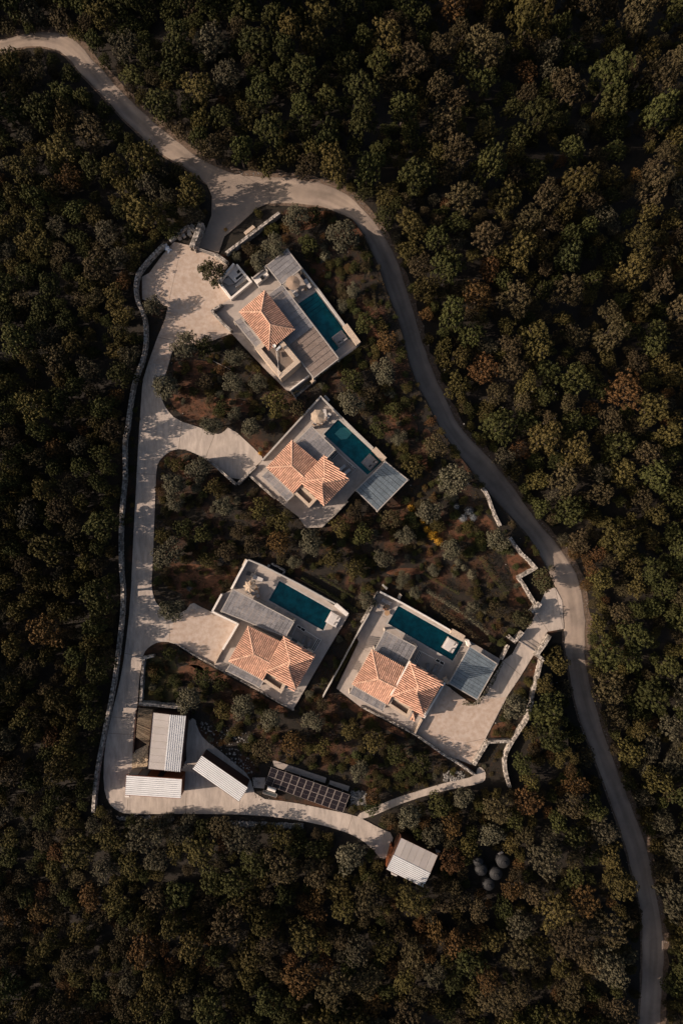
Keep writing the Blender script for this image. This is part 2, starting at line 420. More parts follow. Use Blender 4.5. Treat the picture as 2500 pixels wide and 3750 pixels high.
POOL3 = [(984, 2198), (1023, 2127), (1216, 2236), (1183, 2309)]
POOL4 = [(1419, 2283), (1458, 2218), (1695, 2352), (1656, 2420)]
ZT = 0.5

# ------------------------------------------------------------------ ground, lane, roads
def axis(lo, hi, st, far):
    a = list(np.arange(lo, hi + .01, st))
    return [-far, -far / 3, lo - 60, lo - 20] + a + [hi + 20, hi + 60, far / 3, far]
xs = axis(-66, 66, 1.1, 900); ys = axis(-90, 90, 1.1, 900)
gv = [(x, y, (terr(x, y) if abs(x) < 130 and abs(y) < 160 else max(terr(x, y), -25)) - .03) for y in ys for x in xs]
gf = [(j * len(xs) + i, j * len(xs) + i + 1, (j + 1) * len(xs) + i + 1, (j + 1) * len(xs) + i) for j in range(len(ys) - 1) for i in range(len(xs) - 1)]
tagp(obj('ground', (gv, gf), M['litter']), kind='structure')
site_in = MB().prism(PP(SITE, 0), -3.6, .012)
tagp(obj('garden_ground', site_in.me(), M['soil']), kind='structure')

for bl in ([(628, 1325), (700, 1315), (800, 1330), (790, 1365), (700, 1375), (640, 1372)], [(616, 1440), (680, 1455), (790, 1452), (900, 1468), (960, 1480), (950, 1515), (860, 1505), (780, 1535), (700, 1540), (640, 1500)],
           [(690, 1650), (750, 1690), (720, 1725), (640, 1710), (620, 1690)], [(600, 2075), (700, 2060), (800, 2080), (880, 2060), (860, 2130), (800, 2170), (700, 2190), (610, 2150)],
           [(1245, 770), (1200, 800), (1120, 850), (1010, 840), (1060, 780)], [(1640, 1925), (1740, 1870), (1790, 1890), (1815, 1940), (1770, 1990), (1690, 1985), (1640, 1960)], [(1845, 2010), (1900, 2025), (1955, 2080), (1895, 2115), (1925, 2180), (1950, 2215), (1935, 2220), (1870, 2110)],
           [(1320, 1130), (1370, 1180), (1400, 1270), (1380, 1300), (1330, 1200)], [(1420, 1440), (1500, 1500), (1540, 1590), (1480, 1600), (1400, 1520)], [(1540, 2080), (1450, 2080), (1400, 2100), (1470, 2110), (1560, 2100)], [(1800, 2650), (1870, 2640), (1900, 2680), (1860, 2712), (1790, 2712)],
           [(640, 2370), (700, 2400), (820, 2470), (960, 2550), (1060, 2600), (1050, 2620), (930, 2570), (780, 2490), (640, 2400)], [(1240, 2535), (1330, 2600), (1500, 2690), (1490, 2710), (1320, 2625), (1230, 2560)], [(650, 2440), (730, 2430), (760, 2470), (690, 2500), (640, 2480)], [(1560, 1560), (1600, 1620), (1570, 1640), (1540, 1590)]):
    tagp(obj('red_soil', MB().prism(PP(chaikin(bl, 2, True)), -.02, .02).me(), M['clay']), kind='structure')
tagp(obj('lawn', MB().prism(PP([(530, 2412), (570, 2400), (640, 2420), (660, 2480), (640, 2560), (600, 2576), (524, 2570), (526, 2480)]), -.02, .024).me(), M['lawn']), kind='structure')
n = 260
L_ = resample(chaikin(LANE_L), n); R_ = resample(chaikin(LANE_R), n)
# pair the right edge by nearest progress
R2 = []
RR = resample(chaikin(LANE_R), 1400); j0 = 0
for i, p in enumerate(L_):
    lo_, hi_ = max(0, j0 - 2), min(len(RR), j0 + 90)
    k = min(range(lo_, hi_), key=lambda q: math.dist(RR[q], p))
    j0 = max(k, j0); R2.append(RR[j0])
R2[-1] = RR[-1]; R2[0] = RR[0]
v = []; f = []; tn = []
K = 14
TRK = [.35, .45, .75, .95, .9, .5, .35, .3, .35, .55, .95, .9, .7, .4, .35]
for i in range(n):
    w0 = noise.noise((i * .35, 1, 0)) * .05 + noise.noise((i * 1.3, 4, 0)) * .03; w1 = noise.noise((i * .35, 9, 0)) * .05 + noise.noise((i * 1.3, 7, 0)) * .03
    for k in range(K + 1):
        u = k / K
        q = lerp(L_[i], R2[i], w0 + u * (1 + w1 - w0))
        x, y, z = PG(q[0], q[1], .05)
        crown = .05 * math.sin(math.pi * k / K)
        if k in (0, K): z -= .08
        v.append((x, y, z + crown)); tn.append(max(0, min(1, TRK[k] * .5 + .25 + .45 * noise.noise((i * .22, k * .5, 2)))))
for i in range(n - 1):
    for k in range(K):
        a = i * (K + 1) + k
        f.append((a, a + 1, a + K + 2, a + K + 1))
lane = tagp(obj('lane', (v, f, tn), M['lane']), kind='structure')
v = []; f = []
for i in range(n):
    for sd_, e_, o_ in ((0, L_[i], R2[i]), (1, R2[i], L_[i])):
        d = math.dist(e_, o_); ux, uy = (e_[0] - o_[0]) / d, (e_[1] - o_[1]) / d
        if sd_ == 0: wout = 5 + 5 * noise.noise((i * .9, 3, 3))
        else: wout = 17 + 12 * noise.noise((i * .5, 11, 3)) + 8 * noise.noise((i * 1.7, 11, 5))
        for off in (-8, wout):
            x, y, z = PG(e_[0] + ux * off, e_[1] + uy * off, .035 if off < 0 else .0)
            v.append((x, y, z))
for i in range(n - 1):
    for b_ in (0, 2):
        a = i * 4 + b_
        f.append((a, a + 1, a + 5, a + 4))
tagp(obj('lane_verge', (v, f), M['verge']), kind='structure')
# crumbled pale verge along the lane's outer side
mb = MB()
for k in range(900):
    i = R.randrange(60, n - 30); uu = R.random()
    a = lerp(R2[i], R2[i + 1], uu) if R.random() < .7 else lerp(L_[i], L_[i + 1], uu)
    x, y, z = PG(a[0] + R.gauss(3, 6), a[1] + R.gauss(-3, 6), 0)
    mb.rock((x, y, z + .03), R.uniform(.03, .09), .5, R.random())
tagp(obj('verge_stones', mb.me(), M['rubble']), 'loose pale stones along the edges of the lane', kind='stuff')
tagp(obj('lane_branch', MB().prism(PP(STUB), -.1, .115).me(), M['lane']), kind='structure')
court = tagp(obj('courtyard_paving', MB().prism(PP(COURT), -.2, .085).me(), M['court']), kind='structure')
road = tagp(obj('concrete_road', MB().prism(PP(chaikin(ROAD1, 1, True)), -.2, .09).me(), M['concrete']), kind='structure')
tagp(obj('garden_path', MB().prism(PP(chaikin(PATH, 1, True)), -.2, .097).me(), M['concrete']), kind='structure')
drive = tagp(obj('driveway', MB().prism(PP(DRIVE4), -.2, .115).me(), M['concrete']), kind='structure')
apron = [(800, 1300), (841, 1559)]
# clay sheet over the parking courts of the villas (warmer concrete)
tagp(obj('parking_court', MB().prism(PP([(640, 2268), (700, 2232), (745, 2226), (868, 2287), (812, 2379), (785, 2430), (708, 2392), (652, 2357), (612, 2345)]), .02, .094).me(), M['court']), kind='structure')
tagp(obj('parking_court', MB().prism(PP([(1551, 2634), (1646, 2520), (1729, 2580), (1760, 2560), (1850, 2552), (1772, 2704), (1722, 2794), (1621, 2756), (1522, 2688)]), .02, .1191).me(), M['court']), kind='structure')
def joint(parent, a, b, z, w_=.05):
    a = P(*a); b = P(*b)
    o = obj('expansion_joint', MB().bar((a[0], a[1], z), (b[0], b[1], z), w_, .012).me(), M['mortar'], parent)
for a, b in (((500, 1735), (572, 1737)), ((458, 2392), (524, 2404)), ((404, 2625), (490, 2628)), ((398, 2684), (488, 2690)), ((470, 2925), (466, 2981)), ((683, 2904), (681, 2978)), ((880, 2925), (878, 2981)), ((1056, 2937), (1052, 2994)), ((1290, 2985), (1270, 3048)), ((788, 1588), (752, 1680)), ((620, 2250), (622, 2348)), ((668, 1540), (655, 1646)), ((576, 1235), (640, 1248))):
    joint(road, a, b, .088)
joint(court, (664, 905), (618, 1112), .083, .04)
for a, b in (((1962, 2248), (2006, 2312)), ((2030, 2150), (2060, 2302)), ((1840, 2418), (1905, 2472)), ((1700, 2720), (1772, 2704))):
    joint(drive, a, b, .1145)

# ------------------------------------------------------------------ terraces and pools
def shrink(poly, d):
    """move each edge of a convex world polygon outward by d"""
    if area(poly) < 0: poly = poly[::-1]
    out = []
    m = len(poly)
    for i in range(m):
        p0, p1, p2 = Vector(poly[i - 1]), Vector(poly[i]), Vector(poly[(i + 1) % m])
        e1 = (p1 - p0).normalized(); e2 = (p2 - p1).normalized()
        n1 = Vector((e1.y, -e1.x)); n2 = Vector((e2.y, -e2.x))
        b = (n1 + n2); b = b / max(.3, b.dot(n1) * 1.0)
        out.append(tuple(p1 + b * d))
    return out

def terrace(poly, pool, name_, lines):
    pw = PP(pool, ZT)
    pin = pw if area(pw) > 0 else pw[::-1]
    t = tagp(obj('terrace', MB().prism(PP(poly, ZT), -.1, ZT, [shrink(pin, .22)]).me(), M['deck']), kind='structure')
    for a, b in lines:
        pa = P(*a, ZT); pb = P(*b, ZT)
        obj('paving_joint', MB().bar((pa[0], pa[1], ZT - .002), (pb[0], pb[1], ZT - .002), .035, .01).me(), M['mortar'], t)
    cx = sum(p[0] for p in pin) / 4; cy = sum(p[1] for p in pin) / 4
    p = thing('swimming_pool', name_, 'swimming pool', (cx, cy, 0), 'pools of the four villas')
    mb = MB()
    o2 = shrink(pin, .21)
    mb.prism(o2, .0, .06)
    obj('pool_floor', mb.me(), M['teal'], p)
    mb = MB()
    for i in range(4):
        a, b = pin[i], pin[(i + 1) % 4]; c, d_ = o2[i], o2[(i + 1) % 4]
        mb.prism([a, b, d_, c], .06, ZT - .09)
    obj('pool_wall', mb.me(), M['teal'], p)
    for i in range(4):
        a, b = pin[i], pin[(i + 1) % 4]; c, d_ = o2[i], o2[(i + 1) % 4]
        obj('coping', MB().prism([a, b, d_, c], ZT - .085, ZT + .012).me(), M['poolrim'], p)
    obj('water', (([(q[0], q[1], ZT - .1) for q in shrink(pin, .005)]), [(0, 1, 2, 3)]), M['water'], p)
    return t, p

t1, pool1 = terrace(T1, POOL1, 'shaded teal pool beside the long brown pergola of the single roofed villa', [((1036, 1048), (1092, 1112))])
t2, pool2 = terrace(T2, POOL2, 'teal pool with a square daybed beside the shade tinted end pergola below the upper villa', [((1090, 1560), (1132, 1596))])
t3, pool3 = terrace(T3, POOL3, 'teal pool of the lower left villa with the sunlit deck at its head', [((868, 2148), (975, 2205)), ((1087, 2310), (1150, 2345))])
t4, pool4 = terrace(T4, POOL4, 'longest teal pool beside the lower right villa with two loungers at its head', [((1345, 2225), (1412, 2262)), ((1300, 2360), (1350, 2388))])
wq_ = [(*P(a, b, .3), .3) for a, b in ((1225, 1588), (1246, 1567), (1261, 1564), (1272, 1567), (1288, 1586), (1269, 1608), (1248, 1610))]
M['sunlit_patch'] = mat('sunlit_patch_sheet', (.74, .78, .70), (.55, .60, .54), scale=5)  # pale colour carries the sunlight of the bright octagonal patch
top('sunlit_patch_sheet', MB().prism(wq_, .24, .27, bottom=True).me(), M['sunlit_patch'], 'added pale octagonal sheet standing for a sunlit patch in the middle pool water', 'painted light patch')
# submerged steps
def steps(pool, a, b, c, d_, n_=4):
    for k in range(n_):
        q = [lerp(a, d_, k * .075), lerp(b, c, k * .075), lerp(b, c, (k + 1) * .075 - .003), lerp(a, d_, (k + 1) * .075 - .003)]
        obj('pool_step', MB().prism(PP(q, .3), .062, .36 - k * .07).me(), M['teal'], pool)
steps(pool1, (1094, 1112), (1156, 1070), (1282, 1239), (1227, 1285))

# ------------------------------------------------------------------ walls
WALLS = []
def stone_wall(pts, width, h, label, base=0.0, smooth=0, name='stone_wall', stone=.26, group=None, capmat=None):
    """pts: photo pixels of the wall's top centre line"""
    width *= .84
    WALLS.append((pts, width))
    if smooth: pts = chaikin(pts, smooth)
    z1 = base + h
    w_ = [P(a, b, z1) for a, b in pts]
    L = sum(math.dist(w_[i], w_[i + 1]) for i in range(len(w_) - 1))
    n_ = max(2, int(L / .5))
    c = resample(w_, max(n_, 2)) if smooth else w_
    mid = c[len(c) // 2]
    t = thing(name, label, 'wall', (mid[0], mid[1], base), group)
    core = MB(); st = MB()
    segs = [(c[i], c[i + 1]) for i in range(len(c) - 1)]
    left = []; right = []
    for i, p in enumerate(c):
        a = Vector(c[max(i - 1, 0)]); b = Vector(c[min(i + 1, len(c) - 1)])
        if 0 < i < len(c) - 1:
            e1 = (Vector(p) - a).normalized(); e2 = (b - Vector(p)).normalized()
            nn = Vector((-e1.y - e2.y, e1.x + e2.x)); nn = nn.normalized(); nn = nn / max(.5, nn.dot(Vector((-e1.y, e1.x))))
        else:
            e = (b - a).normalized(); nn = Vector((-e.y, e.x))
        q = nn * (width / 2 - .03)
        left.append((p[0] + q.x, p[1] + q.y)); right.append((p[0] - q.x, p[1] - q.y))
    core.prism(left + right[::-1], base - .1, z1 - .03, bottom=False)
    obj('wall_core', core.me(), capmat or M['mortar'], t)
    # stones on top and on both faces
    for a, b in segs:
        a = Vector(a); b = Vector(b); l = (b - a).length
        if l < .02: continue
        e = (b - a) / l; nn = Vector((-e.y, e.x)); ang = math.atan2(e.y, e.x)
        rows = max(2, int(round(width / stone)))
        for r in range(rows):
            s_ = R.uniform(0, stone * .5)
            while s_ < l:
                ln = stone * R.uniform(.7, 1.35)
                wd = width / rows * R.uniform(.82, 1.0)
                q = a + e * min(s_ + ln / 2, l) + nn * ((r + .5) / rows - .5) * width
                st.box((q.x, q.y), ln * .92, wd * .95, z1 - .09, z1 + R.uniform(-.015, .05), ang + R.uniform(-.12, .12), R.random())
                s_ += ln
        courses = max(1, int(h / .24))
        for sd_ in (-1, 1):
            for r in range(courses):
                s_ = R.uniform(0, stone * .5)
                while s_ < l:
                    ln = stone * R.uniform(.8, 1.6)
                    q = a + e * min(s_ + ln / 2, l) + nn * sd_ * (width / 2 - .04 + R.uniform(-.01, .02))
                    hh = (h - .1) / courses
                    st.box((q.x, q.y), ln * .93, .12, base + r * hh + .01, base + (r + 1) * hh - .015, ang, R.random())
                    s_ += ln
    o = obj('stones', st.me(), M['stone'], t); o['kind'] = 'stuff'
    return t

stone_wall([(600, 893), (561, 931), (510, 990), (500, 1015), (495, 1051), (501, 1102), (519, 1133), (533, 1179), (533, 1270), (519, 1327), (494, 1383), (481, 1449), (471, 1520), (463, 1582), (454, 1612), (456, 1689), (457, 1751), (448, 1822), (440, 1955), (442, 2088), (450, 2159), (447, 2251), (435, 2353), (422, 2465), (405, 2566), (383, 2674), (361, 2783), (348, 2872), (341, 2974)], .56, .9, 'long winding dry stone boundary wall left of the concrete road', smooth=2)
stone_wall([(736, 812), (719, 858), (702, 902)], .85, 1.9, 'thick stone gate wall left of the branch lane mouth', name='stone_wall')
stone_wall([(648, 868), (668, 842), (686, 826), (716, 846)], .45, 1.0, 'short bent rough stone wall joining the thick gate wall by the block pile')
stone_wall([(785, 929), (803, 938), (829, 958)], .5, 1.5, 'short stone gatepost wall at the end of the sliding gate above the courtyard tree')
stone_wall([(1024, 777), (927, 851), (830, 924)], .5, 1.2, 'straight stone wall below the low stone bench in the planted triangle')
stone_wall([(848, 1212), (812, 1178), (775, 1138), (807, 1117)], .38, 1.3, 'L shaped stone wall at the left corner of the single roofed villa')
stone_wall([(755, 1679), (800, 1716), (861, 1772)], .35, 1.3, 'stone wall on the lower left edge of the upper parking court', base=.05)
stone_wall([(938, 1707), (905, 1738), (872, 1769)], .4, 1.1, 'stone wall between the upper parking court and the terrace corner')
stone_wall([(914, 1741), (955, 1778), (1004, 1822)], .35, .75, 'low stone wall holding the lower left terrace edge of the middle villa')
stone_wall([(1175, 1931), (1225, 1885), (1270, 1838)], .25, .65, 'thin stone edge wall below the middle villa terrace')
stone_wall([(565, 2402), (527, 2410), (521, 2470), (518, 2530), (516, 2566)], .42, .9, 'light stone wall right of the concrete road above the sheds')
stone_wall([(508, 2579), (560, 2582), (620, 2588), (658, 2592)], .5, 1.3, 'grey stone retaining wall behind the ribbed shed and brushwood screen')
stone_wall([(1388, 2168), (1360, 2220), (1326, 2280)], .5, .9, 'rough stone wall along the head of the longest pool terrace')
stone_wall([(1766, 1787), (1780, 1803), (1792, 1830), (1799, 1852), (1812, 1885), (1830, 1922)], .45, .8, 'pale stone wall between the upper garden and the right lane')
stone_wall([(1866, 1968), (1882, 1992), (1910, 2028), (1938, 2053), (1962, 2081), (1899, 2115), (1920, 2145), (1938, 2176), (1960, 2212)], .5, .95, 'zigzag pale stone wall around the red planting bed by the lane')
stone_wall([(1978, 2208), (1952, 2243)], .75, 1.4, 'stout stone gatepost at the end of the zigzag wall')
stone_wall([(1915, 2315), (1884, 2350), (1866, 2334)], .5, 1.4, 'L shaped stone gate wall on the left of the driveway entrance')
stone_wall([(1862, 2363), (1848, 2390), (1836, 2414)], .4, 1.0, 'short grey stone wall between driveway and blue grey pergola')
stone_wall([(2014, 2328), (1990, 2365), (1966, 2400), (1988, 2416)], .55, 1.4, 'hook shaped stone gate wall on the right of the driveway entrance')
stone_wall([(1982, 2420), (1965, 2490), (1950, 2540), (1946, 2578), (1933, 2632), (1889, 2695), (1862, 2740), (1847, 2775), (1851, 2829), (1866, 2882)], .5, 1.0, 'long stone wall curving down the right side of the driveway garden', smooth=1)
stone_wall([(1876, 2715), (1830, 2716), (1787, 2718), (1762, 2758), (1736, 2801)], .5, .9, 'bent stone wall at the bottom right corner of the lower parking court')
stone_wall([(1321, 2587), (1370, 2612), (1450, 2652), (1519, 2689), (1570, 2725), (1621, 2762), (1680, 2798), (1736, 2838)], .36, .75, 'long thin stone wall along the lower edge of the right villa and its court')
stone_wall([(783, 2438), (824, 2461), (949, 2529), (1010, 2565), (1073, 2600)], .3, .6, 'thin stone edging under the lower left villa terrace', capmat=M['clay'])
stone_wall([(655, 2362), (708, 2397), (783, 2438)], .25, .35, 'low red earth stone edging below the left parking court', capmat=M['clay'])
stone_wall([(993, 2063), (1032, 2084), (1042, 2091), (1034, 2108)], .3, .6, 'small stone chamber wall beside the lower left pool terrace')

def plain_wall(pts, width, h, label, base=0., mt='white', name='boundary_wall'):
    z1 = base + h
    c = PP(pts, z1)
    mb = MB()
    left = []; right = []
    for i, p in enumerate(c):
        a = Vector(c[max(i - 1, 0)]); b = Vector(c[min(i + 1, len(c) - 1)])
        if 0 < i < len(c) - 1:
            e1 = (Vector(p) - a).normalized(); e2 = (b - Vector(p)).normalized()
            nn = Vector((-e1.y - e2.y, e1.x + e2.x)).normalized(); nn = nn / max(.4, nn.dot(Vector((-e1.y, e1.x))))
        else:
            e = (b - a).normalized(); nn = Vector((-e.y, e.x))
        left.append((p[0] + nn.x * width / 2, p[1] + nn.y * width / 2)); right.append((p[0] - nn.x * width / 2, p[1] - nn.y * width / 2))
    mb.prism(left + right[::-1], base, z1 - .06)
    m = c[len(c) // 2]
    t = thing(name, label, 'wall', (m[0], m[1], base))
    obj('wall_body', mb.me(), M[mt], t)
    mb = MB()
    def off(l, k): return [(p[0] + (p[0] - q[0]) * k, p[1] + (p[1] - q[1]) * k) for p, q in zip(l, c)]
    mb.prism(off(left, .12) + off(right, .12)[::-1], z1 - .06, z1, bottom=True)
    obj('wall_cap', mb.me(), M[mt], t)
    return t
plain_wall([(1081, 952), (1163, 1057), (1264, 1194)], .22, .75, 'long grey parapet along the garden side of the top pool', ZT, 'poolrim')
plain_wall([(1262, 1190), (1288, 1225), (1312, 1258)], .7, .9, 'thick stone topped parapet at the foot of the top pool', ZT, 'stonewall')
plain_wall([(960, 1686), (1066, 1570), (1174, 1452), (1241, 1519), (1300, 1578), (1366, 1641)], .2, .8, 'thin grey parapet wrapping the head of the middle pool terrace', ZT, 'poolrim')
plain_wall([(1368, 1643), (1388, 1664), (1408, 1684)], .72, .95, 'thick stone parapet beside the daybed of the middle pool', ZT, 'stonewall')
plain_wall([(847, 2158), (875, 2104), (905, 2050)], .26, .95, 'bright white parapet at the head of the sunlit deck', ZT, 'white')
plain_wall([(909, 2050), (960, 2071), (1090, 2137), (1190, 2192), (1228, 2212)], .18, .95, 'pale parapet along the garden side of the lower left pool', ZT, 'poolrim')
plain_wall([(1228, 2214), (1272, 2252)], .5, .95, 'thick pale parapet behind the corner daybed of the lower left pool', ZT, 'white')
plain_wall([(1391, 2168), (1470, 2208), (1560, 2258), (1648, 2309)], .2, .95, 'pale parapet along the garden side of the longest pool', ZT, 'white')
plain_wall([(1652, 2312), (1698, 2338)], .72, 1.0, 'thick stone parapet beside the daybed of the longest pool', ZT, 'stonewall')
plain_wall([(1352, 2247), (1300, 2338), (1240, 2450), (1182, 2554)], .08, 1.5, 'very thin pale boundary wall between the two lower villas', 0, 'poolrim')
plain_wall([(872, 2283), (845, 2330), (815, 2379)], .26, 1.5, 'white wall between the left parking court and the lower left villa', 0, 'white')
plain_wall([(812, 2176), (777, 2240), (800, 2252), (868, 2284)], .24, 1.5, 'white walls around the small yard beside the left pergola', 0, 'white')
plain_wall([(1628, 2500), (1590, 2565), (1551, 2630)], .22, 1.6, 'white wall between the right villa and its parking court', 0, 'white')
plain_wall([(857, 965), (798, 1030), (846, 1093), (920, 1030), (862, 968)][0:1] + [(800, 1030), (846, 1092), (919, 1031), (866, 968)], .25, 1.3, 'white walls of the service yard beside the courtyard tree', 0, 'white')
plain_wall([(813, 2379), (798, 2405), (786, 2430)], .2, 1.0, 'grey wall stub with a plant box at the lower left terrace gate', 0, 'stonewall')
plain_wall([(1545, 2635), (1530, 2662), (1518, 2686)], .2, 1.0, 'grey wall stub below the white wall of the right villa', 0, 'stonewall')
plain_wall([(1062, 1428), (1132, 1374)], .16, 1.0, 'white parapet above the sunken stair of the top villa', ZT - .2, 'white')
plain_wall([(1064, 1432), (1086, 1462)], .16, .6, 'dark side wall of the sunken stair of the top villa', 0, 'greyp')

# ------------------------------------------------------------------ roofs
def plane_z(p0, p1, p2):
    a = Vector(p1) - Vector(p0); b = Vector(p2) - Vector(p0)
    n_ = a.cross(b)
    if n_.z < 0: n_ = -n_
    def f_(x, y): return p0[2] - (n_.x * (x - p0[0]) + n_.y * (y - p0[1])) / n_.z
    down = Vector((n_.x, n_.y)).normalized()
    return f_, down

def tile_face(parent, poly3, pitch=.262):
    """lay one object per row of barrel tiles, running down the slope"""
    f_, down = plane_z(*poly3[:3])
    cr = Vector((-down.y, down.x))
    pts = [Vector(p[:2]) for p in poly3]
    cs = [p.dot(cr) for p in pts]
    c0, c1 = min(cs), max(cs)
    nrow = max(1, int((c1 - c0) / pitch))
    sl = (c1 - c0) / nrow
    for r in range(nrow):
        c = c0 + (r + .5) * sl
        ts = []
        for i in range(len(pts)):
            a, b = pts[i], pts[(i + 1) % len(pts)]
            ca, cb = a.dot(cr), b.dot(cr)
            if (ca - c) * (cb - c) < 0:
                k = (c - ca) / (cb - ca)
                ts.append((a.lerp(b, k)).dot(down))
        if len(ts) < 2: continue
        ta, tb = min(ts), max(ts) + .07
        L = tb - ta
        if L < .12: continue
        nt_ = max(1, int(L / .4)); step = L / nt_
        mb = MB(); A = 5
        for k in range(nt_):
            tt = tb - k * step; tu = max(tt - step - .05, ta)
            tone = R.random()
            v_ = []
            for (q, rad, lift) in ((tt, .102, .045), (tu, .086, .015)):
                base_ = down * q + cr * c
                zb = f_(base_.x, base_.y) + lift
                for i in range(A):
                    an = math.pi * i / (A - 1)
                    p = base_ + cr * math.cos(an) * rad
                    v_.append((p.x, p.y, zb + math.sin(an) * rad * 1.05))
            fa = [(i, i + 1, A + i + 1, A + i) for i in range(A - 1)]
            fa.append(tuple(range(A - 1, -1, -1)))
            mb.add(v_, fa, tone)
        o = obj('tile_row', mb.me(), M['tile'], parent)
    return f_

def ridge_caps(parent, a, b, r=.13):
    a = Vector(a); b = Vector(b); L = (b - a).length; d = (b - a) / L
    u = d.cross(Vector((0, 0, 1))).normalized(); nn = u.cross(d)
    n_ = max(1, int(L / .38)); st = L / n_
    mb = MB(); A = 6
    for k in range(n_):
        v_ = []
        for q, rad in ((k * st - .03, r * .85), ((k + 1) * st, r * 1.12)):
            for i in range(A):
                an = math.pi * i / (A - 1)
                v_.append(a + d * q + u * math.cos(an) * rad + nn * (math.sin(an) * rad + .02))
        fa = [(i, i + 1, A + i + 1, A + i) for i in range(A - 1)] + [tuple(A + i for i in range(A))]
        mb.add(v_, fa, R.random())
    obj('ridge_cap', mb.me(), M['cap'], parent)

def hip_block(villa, W, N, E, Sx, R1, R2, ze, zr, clip=None, name='roof', capends=(True, True), inset=.35):
    """corners in photo pixels, as seen at eave height; R1 and R2 the ridge ends seen at ridge height"""
    w3 = {k: (*P(*p, ze), ze) for k, p in dict(W=W, N=N, E=E, S=Sx).items()}
    r1 = (*P(*R1, zr), zr); r2 = (*P(*R2, zr), zr)
    mid = (sum(p[0] for p in w3.values()) / 4, sum(p[1] for p in w3.values()) / 4)
    body = [(p[0] + (mid[0] - p[0]) * inset / 3.2, p[1] + (mid[1] - p[1]) * inset / 3.2) for p in (w3['W'], w3['S'], w3['E'], w3['N'])]
    wo = obj('house_wall', MB().prism(body, 0, ze - .05).me(), M['wall'], villa)
    # windows and doors on each side, below the eaves
    for i in range(4):
        a, b = Vector(body[i]), Vector(body[(i + 1) % 4])
        e = b - a; L = e.length
        if L < 2.4: continue
        e.normalize(); ang = math.atan2(e.y, e.x)
        nn = Vector((e.y, -e.x))
        if (a + nn - Vector(mid)).length < (a - Vector(mid)).length: nn = -nn
        for k, (u_, w_, z0_, z1_) in enumerate(((.3, .9, 1.1, 2.3), (.7, 1.1, ZT + .02, 2.5))):
            c = a + e * L * u_ + nn * .02
            wd = obj('window', MB().box((c.x, c.y), w_, .06, z0_, z1_, ang).me(), M['white'], wo)
            c2 = c + nn * .03
            obj('window', MB().box((c2.x, c2.y), w_ * .84, .03, z0_ + .08, z1_ - .08, ang).me(), M['glass'], wo)
    ro = obj(name, MB().me() if False else roof_shell(w3, r1, r2), M['pan'], villa)
    tile_face(ro, [w3['W'], w3['N'], r1])
    tile_face(ro, [w3['E'], w3['S'], r2])
    tile_face(ro, [w3['W'], r1, r2, w3['S']])
    tile_face(ro, [w3['N'], r1, r2, w3['E']])
    for a, b in ((w3['W'], r1), (w3['N'], r1), (w3['S'], r2), (w3['E'], r2)):
        ridge_caps(ro, a, b)
    ridge_caps(ro, r1, r2, .14)
    return ro, wo, w3

def roof_shell(w3, r1, r2):
    v_ = [w3['W'], w3['N'], w3['E'], w3['S'], r1, r2]
    v_ += [(p[0], p[1], p[2] - .12) for p in v_[:4]]
    f_ = [(0, 4, 1), (1, 4, 5, 2), (2, 5, 3), (3, 5, 4, 0), (0, 1, 7, 6), (1, 2, 8, 7), (2, 3, 9, 8), (3, 0, 6, 9), (6, 7, 8, 9)]
    return (v_, f_)

def gable_block(villa, W, N, Nend, Send, R1, R2, ze, zr):
    """hip at the W-N end, cut square at the other end where the higher block starts; the SW eave ends at Send"""
    w3 = {k: (*P(*p, ze), ze) for k, p in dict(W=W, N=N, E=Nend, S=Send).items()}
    r1 = (*P(*R1, zr), zr); r2 = (*P(*R2, zr), zr)
    # shift ends a little under the higher block
    ctr = ((w3['W'][0] + w3['E'][0]) / 2, (w3['W'][1] + w3['E'][1]) / 2)
    body = [(p[0] + (ctr[0] - p[0]) * .1, p[1] + (ctr[1] - p[1]) * .1) for p in (w3['W'], w3['S'], w3['E'], w3['N'])]
    wo = obj('house_wall', MB().prism(body, 0, ze - .06).me(), M['wall'], villa)
    ro = obj('roof', roof_shell(w3, r1, r2), M['pan'], villa)
    tile_face(ro, [w3['W'], w3['N'], r1])
    tile_face(ro, [w3['W'], r1, r2, w3['S']])
    tile_face(ro, [w3['N'], r1, r2, w3['E']])
    for a, b in ((w3['W'], r1), (w3['N'], r1), (r1, r2)): ridge_caps(ro, a, b)
    return ro

def parapet_box(villa, W, Sx, E, z1, zf, th, inner_only=False):
    N = (W[0] + E[0] - Sx[0], W[1] + E[1] - Sx[1])
    o = [P(*p, z1) for p in (W, Sx, E, N)]
    if area(o) < 0: o = o[::-1]
    i_ = shrink(o, -th)
    fl = obj('flat_roof', MB().prism(i_, 0, zf).me(), M['flatroof'], villa)
    pr = obj('parapet', MB().prism(o, 0, z1, [i_]).me(), M['stonewall'], villa)
    return fl, pr

# villa 1
v1 = thing('villa', 'upper villa with a single long hipped terracotta roof and a stone roof yard', 'villa', (*P(983, 1175, 0), 0))
hip_block(v1, (877, 1142), (970, 1065), (1079, 1206), (985, 1283), (957, 1142), (990, 1189), 3.45, 4.25)
parapet_box(v1, (934, 1275), (1027, 1388), (1100, 1325), 3.3, 2.85, .62)
# villa 2
v2 = thing('villa', 'middle villa with twin terracotta roofs between the upper parking court and its pool', 'villa', (*P(1130, 1740, 0), 0))
gable_block(v2, (977, 1712), (1069, 1613), (1172, 1700), (1076, 1807), (1069, 1706), (1118, 1752), 3.15, 3.9)
hip_block(v2, (1096, 1764), (1187, 1667), (1279, 1755), (1186, 1852), (1189, 1752), (1180, 1768), 3.85, 4.7)
parapet_box(v2, (1071, 1802), (1132, 1860), (1160, 1829), 3.1, 2.7, .42)
